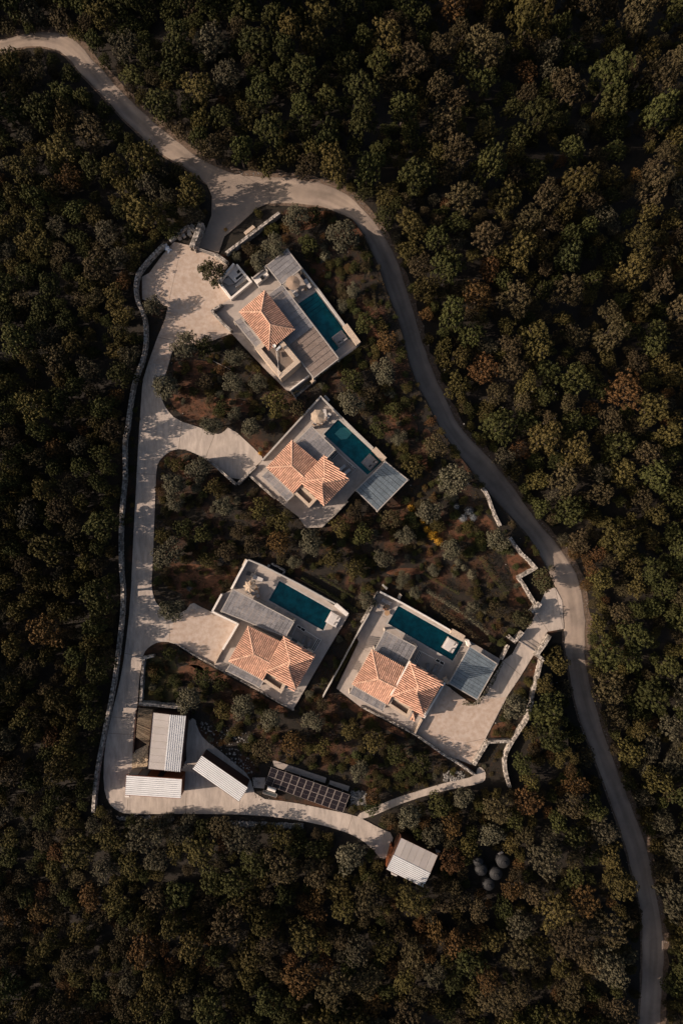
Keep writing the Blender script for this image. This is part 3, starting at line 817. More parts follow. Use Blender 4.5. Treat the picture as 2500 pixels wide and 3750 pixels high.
# villa 3
v3 = thing('villa', 'lower left villa with twin terracotta roofs beside the left parking court', 'villa', (*P(1000, 2420, 0), 0))
gable_block(v3, (839, 2421), (909, 2293), (1030, 2352), (965, 2490), (930, 2396), (990, 2428), 3.15, 3.9)
hip_block(v3, (972, 2459), (1040, 2330), (1154, 2398), (1083, 2524), (1063, 2424), (1056, 2441), 3.85, 4.7)
parapet_box(v3, (954, 2489), (1030, 2540), (1050, 2500), 3.1, 2.7, .42)
# villa 4
v4 = thing('villa', 'lower right villa with twin terracotta roofs above its own driveway', 'villa', (*P(1450, 2510, 0), 0))
gable_block(v4, (1290, 2505), (1362, 2379), (1487, 2448), (1420, 2580), (1385, 2486), (1452, 2519), 3.15, 3.9)
hip_block(v4, (1434, 2548), (1501, 2424), (1620, 2494), (1549, 2618), (1532, 2517), (1525, 2535), 3.85, 4.7)
parapet_box(v4, (1415, 2580), (1492, 2631), (1513, 2595), 3.1, 2.7, .42)
# small tiled porch roof
zz = 2.7
pa = [(*P(1500, 2634, zz), zz), (*P(1519, 2598, zz), zz), (*P(1533, 2612, zz), zz), (*P(1518, 2640, zz), zz)]
ap = (*P(1512, 2612, 3.2), 3.2)
pr_ = obj('porch_roof', ([*pa, ap] + [(p[0], p[1], p[2] - .1) for p in pa], [(0, 4, 1), (1, 4, 2), (2, 4, 3), (3, 4, 0), (5, 8, 7, 6), (0, 1, 6, 5), (1, 2, 7, 6), (2, 3, 8, 7), (3, 0, 5, 8)]), M['pan'], v4)
tile_face(pr_, [pa[0], pa[1], ap]); tile_face(pr_, [pa[2], pa[3], ap]); tile_face(pr_, [pa[3], pa[0], ap]); ridge_caps(pr_, ap, pa[3])
# white gable strip of the raised block
for vv, a, b in ((v4, (1431, 2548), (1500, 2420)),):
    q0 = P(*a, 3.9); q1 = P(*b, 3.9)
    obj('gable_coping', MB().bar((q0[0], q0[1], 3.84), (q1[0], q1[1], 3.84), .22, .16).me(), M['white'], vv)

# ------------------------------------------------------------------ roof antenna of the top villa
ax, ay = P(1009, 1281, 3.4)
at = thing('antenna', 'roof mast with small white dish on the flat roof beside the tiles', 'antenna', (ax, ay, 2.85))
obj('mast', MB().tube([(ax, ay, 2.85), (ax, ay, 4.3)], [.04, .035]).me(), M['metal'], at)
dsh = MB().lathe((ax - .1, ay + .35, 4.1), [(.02, 0), (.12, .02), (.22, .09), (.24, .1), (.2, .1), (.02, .03)], 16)
obj('dish', dsh.me(), M['white'], at)
obj('collector_panel', MB().bar((ax + .1, ay - .1, 3.5), (ax + .75, ay + .45, 3.75), .3, .05).me(), M['metal'], at)
obj('unit_box', MB().box((ax + .35, ay - .6), .2, .75, 3.1, 3.4, .25).me(), M['greyp'], at)
obj('cable', MB().tube([(ax + .05, ay - .1, 3.05), (ax + .3, ay - 1.7, 2.95), (ax + .42, ay - 3.1, 3.55), (ax + .45, ay - 3.9, 3.2)], [.03] * 4, 6).me(), M['white'], at)

# ------------------------------------------------------------------ pergolas
def pergola(c4, z, n_, label, mt='slat', legs=((0, 1), (1, 1), (2, 1), (3, 1)), base=ZT, pitch=.075, pillar=.28, brown_from=None):
    """c4: the four corners seen at the top, in order; strips run from edge 0-1 to edge 3-2, side by side along 0-1"""
    q = [Vector((*P(*p, z), z)) for p in c4]
    ctr = sum(q, Vector()) / 4
    t = thing('pergola', label, 'pergola', (ctr.x, ctr.y, base))
    for i in range(n_):
        a0 = q[0].lerp(q[1], (i + .03) / n_); a1 = q[0].lerp(q[1], (i + .95) / n_)
        b0 = q[3].lerp(q[2], (i + .03) / n_); b1 = q[3].lerp(q[2], (i + .95) / n_)
        L = (b0 - a0).length
        m = int(L / pitch)
        mb = MB()
        dz = R.uniform(-.012, .012)
        for k in range(m):
            u0 = k / m; u1 = (k + .82) / m
            tone = R.random()
            p = [a0.lerp(b0, u0), a1.lerp(b1, u0), a1.lerp(b1, u1), a0.lerp(b0, u1)]
            mb.prism([(x.x, x.y) for x in p], z - .05 + dz, z - .012 + dz + R.uniform(0, .008), t=tone * .6 + (i % 3) * .12, bottom=False)
        mm = M[mt]
        if brown_from is not None and i >= brown_from: mm = M['slatbrown']
        o = obj('slat_panel', mb.me(), mm, t); o['kind'] = 'stuff'
    for i in range(4):
        a, b = q[i], q[(i + 1) % 4]
        d = (b - a).normalized()
        obj('beam', MB().bar(a - d * .05 - Vector((0, 0, .07)), b + d * .05 - Vector((0, 0, .07)), .13, .17).me(), M['beam'], t)
    for i in range(1, 4):
        a = q[0].lerp(q[1], i / 4); b = q[3].lerp(q[2], i / 4)
        obj('rafter', MB().bar(a - Vector((0, 0, .13)), b - Vector((0, 0, .13)), .08, .12).me(), M['beam'], t)
    for i, on in legs:
        if not on: continue
        p = q[i].lerp(ctr, .01)
        obj('pillar', MB().box((p.x, p.y), pillar, pillar, base, z - .02, math.atan2((q[1] - q[0]).y, (q[1] - q[0]).x)).me(), M['wall'], t)
    return t
pergola([(1033, 1042), (1240, 1313), (1148, 1384), (941, 1113)], 2.45, 16, 'long slatted pergola between the upper villa and its pool, brown at its lower end', brown_from=9)
pergola([(976, 973), (1031, 1042), (1104, 982), (1052, 913)], 2.45, 5, 'square grey slatted pergola above the top villa sun deck')
pergola([(882, 1164), (959, 1256), (936, 1271), (859, 1176)], 2.6, 6, 'narrow slatted pergola along the left wall of the upper villa')
pergola([(1140, 1561), (1227, 1646), (1171, 1704), (1082, 1619)], 2.45, 9, 'grey slatted pergola between the middle villa and its pool')
pergola([(982, 1724), (1075, 1813), (1051, 1835), (959, 1744)], 2.6, 7, 'narrow slatted pergola on the lower left side of the middle villa')
pergola([(1303, 1795), (1410, 1690), (1493, 1757), (1381, 1871)], 2.0, 9, 'slatted end pergola beyond the middle pool, tinted blue grey for shade', 'slatshade')
pergola([(853, 2158), (1077, 2276), (1046, 2332), (810, 2238)], 2.45, 15, 'long grey slatted pergola above the lower left villa roofs')
pergola([(845, 2431), (965, 2493), (951, 2518), (829, 2456)], 2.6, 8, 'narrow slatted pergola under the left roof of the lower left villa')
pergola([(1410, 2310), (1523, 2369), (1484, 2440), (1372, 2380)], 2.45, 7, 'grey slatted pergola between the lower right villa and the longest pool')
pergola([(1719, 2367), (1643, 2502), (1746, 2562), (1820, 2432)], 2.0, 12, 'large slatted pergola above the lower right parking court, tinted blue grey for shade', 'slatshade')
pergola([(1294, 2513), (1412, 2578), (1400, 2605), (1280, 2540)], 2.6, 8, 'narrow slatted pergola on the lower left side of the right villa')

# ------------------------------------------------------------------ furniture
def orient(o, x, y, z, deg):
    o.location = (x, y, z); o.rotation_euler = (0, 0, math.radians(deg)); return o
def copy_tree(o, parent=None):
    c = o.copy(); COL.objects.link(c)
    if parent: c.parent = parent
    for ch in list(o.children): copy_tree(ch, c)
    return c
def umbrella(px, py, label, deg=0, r=1.05, tilt=(0, 0), concave=.13, zr=2.0, za=2.35, n_=8, mt='fabric'):
    x, y = P(px, py, zr + ZT)
    t = thing('parasol', label, 'parasol', (x, y, ZT), 'canvas parasols on the pool decks')
    v_ = [(0, 0, za)]; 
    for i in range(n_ * 4):
        a = 2 * math.pi * i / (n_ * 4)
        k = (i % 4) / 4
        rr = r * (1 - concave * math.sin(math.pi * k) )
        v_.append((rr * math.cos(a), rr * math.sin(a), zr - .06 * math.sin(math.pi * k) * 0 + (.0 if i % 4 == 0 else .02)))
    m_ = n_ * 4
    f_ = [(0, 1 + i, 1 + (i + 1) % m_) for i in range(m_)]
    v2_ = v_ + [(p[0] * .98, p[1] * .98, p[2] - .03) for p in v_]
    f_ += [tuple(j + m_ + 1 for j in q[::-1]) for q in f_[:m_]] + [(1 + i, 1 + i + m_ + 1, 1 + (i + 1) % m_ + m_ + 1, 1 + (i + 1) % m_) for i in range(m_)]
    me = bpy.data.meshes.new('canopy'); me.from_pydata(v2_, [], f_); me.update()
    c = obj('canopy', me, M[mt], t)
    c.rotation_euler = (math.radians(tilt[0]), math.radians(tilt[1]), math.radians(deg))
    me = bpy.data.meshes.new('pole'); mb = MB().tube([(0, 0, 0), (0, 0, za + .08)], [.03, .025]); me.from_pydata([tuple(p) for p in mb.v], [], mb.f)
    obj('pole', me, M['wood'], t)
    me = bpy.data.meshes.new('base'); mb = MB().lathe((0, 0, 0), [(.3, 0), (.3, .06), (.08, .08)], 16); me.from_pydata(mb.v, [], mb.f)
    obj('base', me, M['greyp'], t)
    for i in range(n_):
        a = 2 * math.pi * i / n_ + math.radians(deg)
        mb = MB().bar((0, 0, za - .06), (r * .95 * math.cos(a), r * .95 * math.sin(a), zr - .05), .025, .03)
        me = bpy.data.meshes.new('rib'); me.from_pydata([tuple(p) for p in mb.v], [], mb.f)
        obj('rib', me, M['wood'], t)
    return t
umbrella(1073, 1036, 'brown canvas parasol on the sun deck of the top villa', 10, 1.0, concave=.04, mt='fabricdark')
umbrella(1163, 1525, 'pale canvas parasol at the head of the middle pool', 22, 1.02)
umbrella(919, 2138, 'half folded pale parasol on the sunlit deck of the lower left villa', 40, .98, tilt=(6, -10), concave=.3)

def local(name, mb, mt, t):
    me = bpy.data.meshes.new(name); me.from_pydata([tuple(p) for p in mb.v], [], mb.f); me.update()
    if len(mb.v):
        pass
    return obj(name, me, mt, t)
def lounger(px, py, deg, label, mt='cushion', scale=1.0):
    x, y = P(px, py, ZT + .3)
    t = thing('sun_lounger', label, 'sun lounger', (x, y, ZT), 'sun loungers on the decks')
    L, W = 1.5 * scale, .62 * scale
    mb = MB()
    mb.box((0, W / 2 - .03), L, .05, .22, .28).box((0, -W / 2 + .03), L, .05, .22, .28).box((L / 2 - .03, 0), .05, W - .12, .22, .28).box((-L / 2 + .03, 0), .05, W - .12, .22, .28)
    local('frame', mb, M['greyp'], t)
    for i in (-1, 1):
        for j in (-1, 1): local('leg', MB().box((i * (L / 2 - .08), j * (W / 2 - .05)), .05, .05, 0, .22), M['greyp'], t)
    local('seat_cushion', MB().box((.2 * L, 0), L * .58, W * .9, .28, .38), M[mt], t)
    mb = MB(); x0, x1 = -.1 * L, -.48 * L
    mb.add([(x0, -W * .45, .3), (x0, W * .45, .3), (x1, W * .45, .6), (x1, -W * .45, .6), (x0, -W * .45, .4), (x0, W * .45, .4), (x1, W * .45, .7), (x1, -W * .45, .7)], [(3, 2, 1, 0), (4, 5, 6, 7), (0, 1, 5, 4), (1, 2, 6, 5), (2, 3, 7, 6), (3, 0, 4, 7)])
    local('backrest', mb, M[mt], t)
    t.rotation_euler = (0, 0, math.radians(deg))
    return t
def daybed(px, py, deg, label, mt='cushion', s=1.75):
    x, y = P(px, py, ZT + .35)
    t = thing('daybed', label, 'daybed', (x, y, .07), 'square daybeds at the pool corners')
    local('platform', MB().box((0, 0), s, s, 0, .62), M['poolrim'], t)
    mb = MB()
    n_ = 8
    for i in range(n_ + 1):
        for j in range(n_ + 1):
            u, v_ = i / n_ * 2 - 1, j / n_ * 2 - 1
            z = .84 - .05 * (abs(u) ** 8 + abs(v_) ** 8) + R.uniform(-.006, .006)
            mb.v.append((u * s * .47, v_ * s * .47, z)); mb.t.append(.5)
    for i in range(n_):
        for j in range(n_):
            a = i * (n_ + 1) + j; mb.f.append((a, a + n_ + 1, a + n_ + 2, a + 1))
    k = len(mb.v)
    mb.box((0, 0), s * .94, s * .94, .62, .785)
    local('mattress', mb, M[mt], t)
    for j in (-.24, .24):
        mb = MB().bar((s * .36, (j - .17) * s, .98), (s * .36, (j + .17) * s, .98), .2, .32)
        local('cushion', mb, M['cushion' if mt == 'cushion' else 'cushiong'], t)
        mb = MB().bar((s * .2, (j - .1) * s, .95), (s * .22, (j + .13) * s, .93), .16, .16)
        local('cushion', mb, M['cushiong' if mt == 'cushion' else 'cushionb'], t)
    t.rotation_euler = (0, 0, math.radians(deg))
    return t
daybed(1245, 1239, -53, 'dark grey daybed in the corner of the top pool', 'cushiong')
daybed(1354, 1692, -43, 'grey daybed with dark cushions in the corner of the middle pool', 'cushiong')
daybed(1221, 2269, -29, 'sunlit white daybed beyond the end of the lower left pool', 'cushion')
daybed(1648, 2364, -31, 'white daybed with upright cushions in the corner of the longest pool', 'cushion')
lounger(1114, 1020, -50, 'dark lounger beside the brown parasol of the top deck', 'cushionb', .8)
lounger(1127, 1040, -55, 'pale lounger nearest the parapet on the top deck', 'cushion', .9)
lounger(1078, 1070, -52, 'pale lounger below the brown parasol nearest the long pergola', 'cushion', 1.0)
lounger(1190, 1514, 100, 'pale lounger right of the middle pool parasol', 'cushion', .8)
lounger(1201, 1527, 60, 'cream lounger nearest the parapet at the middle pool head', 'cushion', .8)
lounger(922, 2104, -22, 'dark lounger with a white towel on the shaded end of the lower left deck', 'cushionb')
lounger(945, 2118, -22, 'pale lounger between the dark lounger and the folded parasol', 'cushion', .95)
lounger(1413, 2203, -28, 'grey lounger nearest the parapet at the head of the longest pool', 'cushiong')
lounger(1392, 2225, -30, 'grey lounger with a dark backrest nearest the outer wall of the longest pool', 'cushiong', .85)
lounger(1253, 1713, 40, 'pale green lounger nearer the tiled roof in the middle villa sunken yard', 'cushion', .75)
lounger(1270, 1728, 40, 'pale green lounger farther from the house corner in the middle villa sunken yard', 'cushion', .75)
lounger(1112, 2342, -112, 'dim lounger nearer the roof valley in the lower left sunken yard', 'cushiong', .8)
lounger(1134, 2352, -112, 'dim lounger nearer the white framed slots in the lower left sunken yard', 'cushiong', .8)
lounger(1565, 2444, -85, 'grey lounger nearer the white parapet in the lower right sunken yard', 'cushiong', .8)
lounger(1592, 2448, -115, 'grey lounger turned outward in the lower right sunken yard', 'cushiong', .8)

def chair(px, py, deg, label):
    x, y = P(px, py, ZT + .4)
    t = thing('chair', label, 'chair', (x, y, ZT), 'light wooden chairs on the pool decks')
    local('seat', MB().box((0, 0), .5, .5, .4, .47), M['cushion'], t)
    local('backrest', MB().bar((-.25, -.24, .72), (-.25, .24, .72), .05, .35), M['wood'], t)
    for i in (-1, 1):
        for j in (-1, 1): local('leg', MB().box((i * .22, j * .22), .05, .05, 0, .4 if i > 0 else .56), M['wood'], t)
        local('armrest', MB().box((0, i * .27), .5, .06, .58, .62), M['wood'], t)
    t.rotation_euler = (0, 0, math.radians(deg)); return t
chair(928, 2172, 40, 'wooden chair left of the round table under the folded parasol')
chair(941, 2165, 200, 'wooden chair in the middle of the table group on the lower left deck')
chair(945, 2182, 120, 'wooden chair nearest the long pergola on the lower left deck')
chair(911, 2168, -30, 'wooden chair half hidden below the folded parasol')
chair(1151, 1551, 60, 'wooden chair left below the middle pool parasol')
chair(1173, 1551, 120, 'wooden chair right below the middle pool parasol')
chair(1189, 1533, 180, 'wooden chair between the middle pool parasol and the loungers')
def round_table(px, py, label, r=.4, h=.7):
    x, y = P(px, py, ZT + h)
    t = thing('side_table', label, 'table', (x, y, ZT))
    local('tabletop', MB().lathe((0, 0, h - .04), [(r, 0), (r, .04), (0.01, .04)], 20), M['wood'], t)
    local('leg', MB().tube([(0, 0, 0), (0, 0, h - .04)], [.05, .04]), M['greyp'], t)
    local('foot', MB().lathe((0, 0, 0), [(r * .6, 0), (r * .6, .03), (.05, .04)], 16), M['greyp'], t)
round_table(934, 2153, 'round table partly under the folded parasol on the lower left deck', .36)
round_table(1163, 1540, 'round table under the parasol at the middle pool')
round_table(1417, 2245, 'small round low table nearest the edge of the longest pool', .38, .4)
round_table(1419, 2222, 'small round low table between the two loungers at the longest pool', .3, .38)
round_table(1118, 1058, 'small round table in the sun by the head of the top pool', .22, .45)

# seated person beside the longest pool
def person():
    x, y = P(1405, 2224, ZT + .6)
    t = thing('person', 'person with black hair in dark clothing sitting between the two loungers', 'person', (x, y, ZT))
    J = [(0, 0, .45), (0, 0, .65), (.02, 0, .86), (.03, 0, .98), (.04, 0, 1.06),
         (.02, .17, .9), (.14, .22, .68), (.36, .15, .55), (.42, .13, .53),
         (.02, -.17, .9), (.14, -.22, .68), (.36, -.15, .55), (.42, -.13, .53),
         (.03, .09, .43), (.42, .12, .47), (.45, .12, .1), (.6, .13, .04),
         (.03, -.09, .43), (.42, -.12, .47), (.47, -.12, .1), (.62, -.13, .04)]
    E = [(0, 1), (1, 2), (2, 3), (3, 4), (2, 5), (5, 6), (6, 7), (7, 8), (2, 9), (9, 10), (10, 11), (11, 12), (0, 13), (13, 14), (14, 15), (15, 16), (0, 17), (17, 18), (18, 19), (19, 20)]
    rad = [.14, .13, .12, .055, .05, .06, .045, .032, .028, .06, .045, .032, .028, .09, .065, .04, .035, .09, .065, .04, .035]
    me = bpy.data.meshes.new('body'); me.from_pydata(J, E, [])
    b = bpy.data.objects.new('body', me); COL.objects.link(b); b.parent = t
    me.materials.append(M['skin'])
    b.modifiers.new('skin', 'SKIN')
    for i, d in enumerate(me.skin_vertices[0].data):
        d.radius = (rad[i], rad[i]); d.use_root = (i == 0)
    s = b.modifiers.new('sub', 'SUBSURF'); s.levels = 1; s.render_levels = 2
    hd = MB()
    hd.lathe((.05, 0, 1.05), [(.03, 0), (.065, .03), (.08, .09), (.088, .15), (.075, .21), (.04, .245), (.005, .25)], 14)
    local('head', hd, M['skin'], t)
    local('nose', MB().bar((.13, 0, 1.15), (.155, 0, 1.12), .02, .03), M['skin'], t)
    for j in (-1, 1):
        local('eye', MB().box((.128, j * .032), .012, .024, 1.165, 1.178), M['hair'], t)
        local('ear', MB().box((.05, j * .09), .03, .015, 1.12, 1.17), M['skin'], t)
    local('mouth', MB().box((.13, 0), .012, .04, 1.085, 1.095), M['swim'], t)
    hr = MB().lathe((.025, 0, 1.08), [(.1, -.12), (.125, -.02), (.12, .1), (.1, .2), (.06, .245), (.005, .26)], 14)
    local('hair', hr, M['hair'], t)
    tr = MB().lathe((0, 0, 0), [(.15, .36), (.16, .45), (.155, .6), (.165, .75), (.14, .88), (.06, .93)], 16)
    local('top', tr, M['swim'], t)
    for j in (-1, 1):
        for f_, dy in ((0, -.03), (1, -.01), (2, .01), (3, .03)):
            local('finger', MB().tube([(.42, j * .13 + dy, .53), (.47, j * .13 + dy, .52), (.5, j * .13 + dy, .49)], [.011, .01, .008], 5), M['skin'], t)
    t.rotation_euler = (0, 0, math.radians(-50))
    sx, sy = P(1405, 2226, ZT)
    s = thing('stool', 'low dark padded stool under the seated person', 'stool', (sx, sy, ZT))
    local('seat', MB().lathe((0, 0, .28), [(.24, 0), (.26, .05), (.22, .1), (.01, .1)], 16), M['cushionb'], s)
    for a in (.8, 2.4, 3.9, 5.5): local('leg', MB().bar((.17 * math.cos(a), .17 * math.sin(a), 0), (.15 * math.cos(a), .15 * math.sin(a), .28), .03, .03), M['greyp'], s)
person()

# slotted steel frames over the sunken yards
def slot_frame(a, b, c, d_, label):
    q = [Vector((*P(*p, ZT + .25), 0)) for p in (a, b, c, d_)]
    m = sum(q, Vector()) / 4
    t = thing('slotted_bench', label, 'grille', (m.x, m.y, ZT))
    obj('dark_slot', MB().prism([(p.x, p.y) for p in q], ZT, ZT + .14).me(), M['dark'], t)
    for k in (0, .5, 1):
        p0 = q[0].lerp(q[3], k); p1 = q[1].lerp(q[2], k)
        obj('bar', MB().bar((p0.x, p0.y, ZT + .2), (p1.x, p1.y, ZT + .2), .07, .1).me(), M['white'], t)
    for u in (0, 1):
        p0 = q[0].lerp(q[1], u); p1 = q[3].lerp(q[2], u)
        obj('end_bar', MB().bar((p0.x, p0.y, ZT + .202), (p1.x, p1.y, ZT + .202), .06, .1).me(), M['white'], t)
slot_frame((1205, 1677), (1231, 1650), (1241, 1658), (1214, 1686), 'black slots with white bars beside the middle villa pergola')
slot_frame((1275, 1698), (1280, 1692), (1305, 1716), (1300, 1721), 'black slots with white bars at the pool side corner of the middle sunken yard')
slot_frame((1087, 2296), (1090, 2288), (1119, 2305), (1114, 2315), 'short black slots with white bars below the corner of the long left pergola')
slot_frame((1139, 2381), (1163, 2338), (1175, 2343), (1151, 2386), 'long black slots with white bars at the right end of the lower left sunken yard')
slot_frame((1512, 2427), (1533, 2382), (1543, 2387), (1521, 2432), 'long black slots with white bars beside the white strip of the right villa')
slot_frame((1592, 2420), (1598, 2412), (1627, 2427), (1622, 2437), 'short black slots with white bars below the corner of the longest pool')
def thin_rail(a, b, label, h=.35, mt='white'):
    p = P(*a, ZT + h); q = P(*b, ZT + h)
    t = thing('glass_balustrade', label, 'balustrade', ((p[0] + q[0]) / 2, (p[1] + q[1]) / 2, ZT))
    obj('rail', MB().bar((p[0], p[1], ZT + h), (q[0], q[1], ZT + h), .07, .06).me(), M[mt], t)
    for k in (0.02, .33, .66, .98):
        r_ = lerp(p, q, k)
        obj('post', MB().box(r_, .04, .04, ZT, ZT + h - .03).me(), M['metal'], t)
thin_rail((1233, 1652), (1300, 1715), 'thin white rail along the pool side of the middle sunken yard')
thin_rail((1118, 2309), (1164, 2338), 'thin white rail along the pool side of the lower left sunken yard')
thin_rail((1543, 2386), (1590, 2412), 'thin white rail along the pool side of the lower right sunken yard')
thin_rail((1070, 2326), (1088, 2288), 'short white rail at the end of the long left pergola')
thin_rail((1603, 2472), (1627, 2430), 'faint rail closing the outer end of the lower right sunken yard', mt='poolrim')
thin_rail((1280, 1740), (1304, 1718), 'faint rail closing the outer end of the middle sunken yard', mt='poolrim')

def block(name, quad, z0, z1, mt, label, cat, parts=None):
    q = PP(quad, z1); m = (sum(p[0] for p in q) / len(q), sum(p[1] for p in q) / len(q), z0)
    return top(name, MB().prism(q, z0, z1, bottom=True).me(), M[mt], label, cat, m)

# sunken service yard next to the courtyard
sy = thing('service_yard', 'pale stepped platforms with dark openings inside the white walled service yard', 'yard', (*P(858, 1030, 0), 0))
def ypl(name, quad, z0, z1, mt, par=sy):
    obj(name, MB().prism(PP(quad, z1), z0, z1).me(), M[mt], par)
ypl('yard_floor', [(862, 972), (805, 1032), (847, 1083), (912, 1032)], .02, .1, 'poolrim')
ypl('platform', [(866, 972), (833, 1006), (862, 1036), (895, 1008)], .1, .55, 'white')
ypl('platform', [(833, 1008), (812, 1030), (838, 1046), (858, 1038)], .1, .4, 'poolrim')
ypl('platform', [(860, 1046), (894, 1012), (905, 1022), (864, 1052)], .1, .62, 'poolrim')
ypl('opening', [(866, 996), (876, 984), (883, 993), (872, 1003)], .1, .58, 'dark')
ypl('opening', [(862, 1019), (886, 1000), (891, 1006), (867, 1025)], .1, .57, 'dark')
ypl('opening', [(806, 1028), (831, 1009), (834, 1015), (810, 1033)], .1, .43, 'dark')
# outdoor kitchen of the top villa
kt = thing('outdoor_kitchen', 'white outdoor kitchen counter with a black grill beside the top pergola', 'outdoor kitchen', (*P(960, 1010, 0), ZT))
def kpl(name, quad, z0, z1, mt): return obj(name, MB().prism(PP(quad, z1), z0, z1).me(), M[mt], kt)
kpl('counter', [(930, 1022), (973, 990), (984, 1006), (942, 1040)], ZT, 1.35, 'white')
kpl('grill', [(952, 1014), (962, 1007), (969, 1017), (958, 1025)], 1.35, 1.55, 'dark')
kpl('back_wall', [(923, 1017), (970, 979), (973, 983), (926, 1021)], ZT, 1.7, 'beam')
kpl('rail_post', [(967, 976), (971, 973), (981, 992), (978, 995)], ZT, 2.3, 'beam')
q0 = P(921, 1014, 2.2); q1 = P(951, 1054, 2.2)
obj('side_rail', MB().bar((q0[0], q0[1], 2.2), (q1[0], q1[1], 2.2), .07, .07).me(), M['white'], kt)
obj('rail_post', MB().box(q0, .07, .07, ZT, 2.16).me(), M['white'], kt)
obj('rail_post', MB().box(q1, .07, .07, ZT, 2.16).me(), M['white'], kt)
block('planter_box', [(783, 1134), (812, 1112), (820, 1120), (790, 1144)], ZT, .9, 'greyp', 'dark planter inside the left wall corner of the upper villa', 'planter')
block('stone_bench', [(893, 850), (925, 824), (935, 832), (902, 858)], 0, .45, 'stonewall', 'low pale stone bench in the planted triangle above the courtyard', 'bench')
block('stone_block', [(886, 2070), (898, 2046), (908, 2051), (894, 2073)], 0, .9, 'beige', 'pale stone block outside the white parapet of the lower left deck', 'block')
block('stone_block', [(1185, 1452), (1191, 1446), (1208, 1464), (1202, 1471)], 0, .5, 'poolrim', 'small grey slab outside the middle pool parapet', 'block')
block('stone_block', [(1398, 2144), (1403, 2140), (1420, 2153), (1414, 2160)], 0, .6, 'poolrim', 'grey slab in the planting beyond the head of the longest pool', 'block')
block('stone_block', [(1455, 2190), (1463, 2173), (1471, 2180), (1463, 2197)], 0, .8, 'stonewall', 'upright stone block beside the garden parapet of the longest pool', 'block')
block('stone_block', [(977, 2076), (982, 2066), (989, 2071), (984, 2080)], 0, .6, 'poolrim', 'small square slab beside the stone chamber', 'block')
block('chamber_cover', [(984, 2078), (992, 2068), (1030, 2092), (1022, 2106)], 0, .25, 'dark', 'dark opening inside the small stone chamber', 'hatch')
block('terrace_lower_step', [(1066, 1434), (1134, 1380), (1150, 1400), (1082, 1458)], 0, .12, 'greyp', 'dark sunken landing under the foot of the long pergola', 'landing')
block('pillar_block', [(1136, 1394), (1151, 1384), (1156, 1392), (1142, 1402)], 0, 1.3, 'stonewall', 'small stone pillar at the foot of the long pergola', 'pillar')
block('pillar_block', [(1622, 2490), (1636, 2482), (1644, 2496), (1638, 2508)], 0, 1.5, 'stonewall', 'stone pillar between the right villa and the large blue grey pergola', 'pillar')
block('pillar_block', [(1706, 2350), (1716, 2344), (1724, 2362), (1712, 2368)], ZT, 1.8, 'white', 'pale leaning pillar at the top corner of the large blue grey pergola', 'pillar')
block('concrete_slab', [(999, 2786), (1010, 2786), (1195, 2849), (1190, 2868), (1003, 2808)], 0, .18, 'deck', 'long concrete slab behind the solar array', 'slab')
block('concrete_slab', [(1208, 2858), (1280, 2880), (1274, 2898), (1204, 2872)], 0, .18, 'deck', 'shorter concrete slab behind the right end of the solar array', 'slab')
block('concrete_slab', [(925, 2848), (972, 2848), (968, 2888), (928, 2884)], 0, .1, 'deck', 'rough concrete patch between the slanted shed and the solar array', 'slab')
# loose blocks at the top gate
for i, (px, py, sx, sy_, an, lb) in enumerate(((631, 872, 26, 12, 35, 'longest grey block of the pile by the gate wall'), (657, 867, 12, 14, 20, 'brown square block next to the longest one in the pile'), (672, 860, 12, 13, 35, 'pale tilted square block in the middle of the pile'), (692, 850, 12, 18, 0, 'tall grey block against the bent wall in the pile'), (696, 857, 12, 10, 30, 'flat grey block nearest the thick gate wall'), (706, 828, 16, 9, -35, 'whitish block resting above the bent wall'), (655, 855, 10, 11, 10, 'small brown block at the back of the pile'))):
    x, y = P(px, py, .6)
    top('stone_block', MB().box((x, y), sx / S, sy_ / S, 0, .5 + .04 * i, math.radians(an), .5).me(), M['poolrim'], lb, 'block')
# crumpled white sheet
mb = MB(); x, y = P(610, 905, .6); nx, ny = 9, 16
for i in range(nx):
    for j in range(ny):
        u, w_ = i / (nx - 1) - .5, j / (ny - 1) - .5
        a = math.radians(-48)
        lx, ly = w_ * 1.25, u * .62 * (1 + .3 * math.sin(j))
        mb.v.append((x + lx * math.cos(a) - ly * math.sin(a), y + lx * math.sin(a) + ly * math.cos(a), .5 + .25 * noise.noise((i * .7, j * .7, 0)) - .8 * (abs(u) ** 2 + abs(w_) ** 2))); mb.t.append(.5)
for i in range(nx - 1):
    for j in range(ny - 1): mb.f.append((i * ny + j, i * ny + j + 1, (i + 1) * ny + j + 1, (i + 1) * ny + j))
M['plastic'] = mat('white_plastic', (.75, .77, .82), rough=.35)
top('plastic_sheet', mb.me(), M['plastic'], 'crumpled bright white plastic sheet at the top of the boundary wall', 'plastic sheet')
# gates
def gate(a, b, h, label, mt='beam', base=.1):
    p = P(*a, h); q = P(*b, h)
    t = thing('sliding_gate', label, 'gate', ((p[0] + q[0]) / 2, (p[1] + q[1]) / 2, base))
    for z in (base + .08, (h + base) / 2, h): obj('rail', MB().bar((p[0], p[1], z), (q[0], q[1], z), .06, .06).me(), M[mt], t)
    n_ = int(math.dist(p, q) / .14)
    for k in range(n_ + 1):
        r_ = lerp(p, q, k / n_); obj('picket', MB().box(r_, .03, .03, base, h - .02).me(), M[mt], t)
gate((712, 903), (785, 929), 1.4, 'pale metal sliding gate between the two stone gate walls of the courtyard')
gate((1902, 2348), (1966, 2390), 1.0, 'thin dark sliding gate across the right driveway', 'metal', .12)
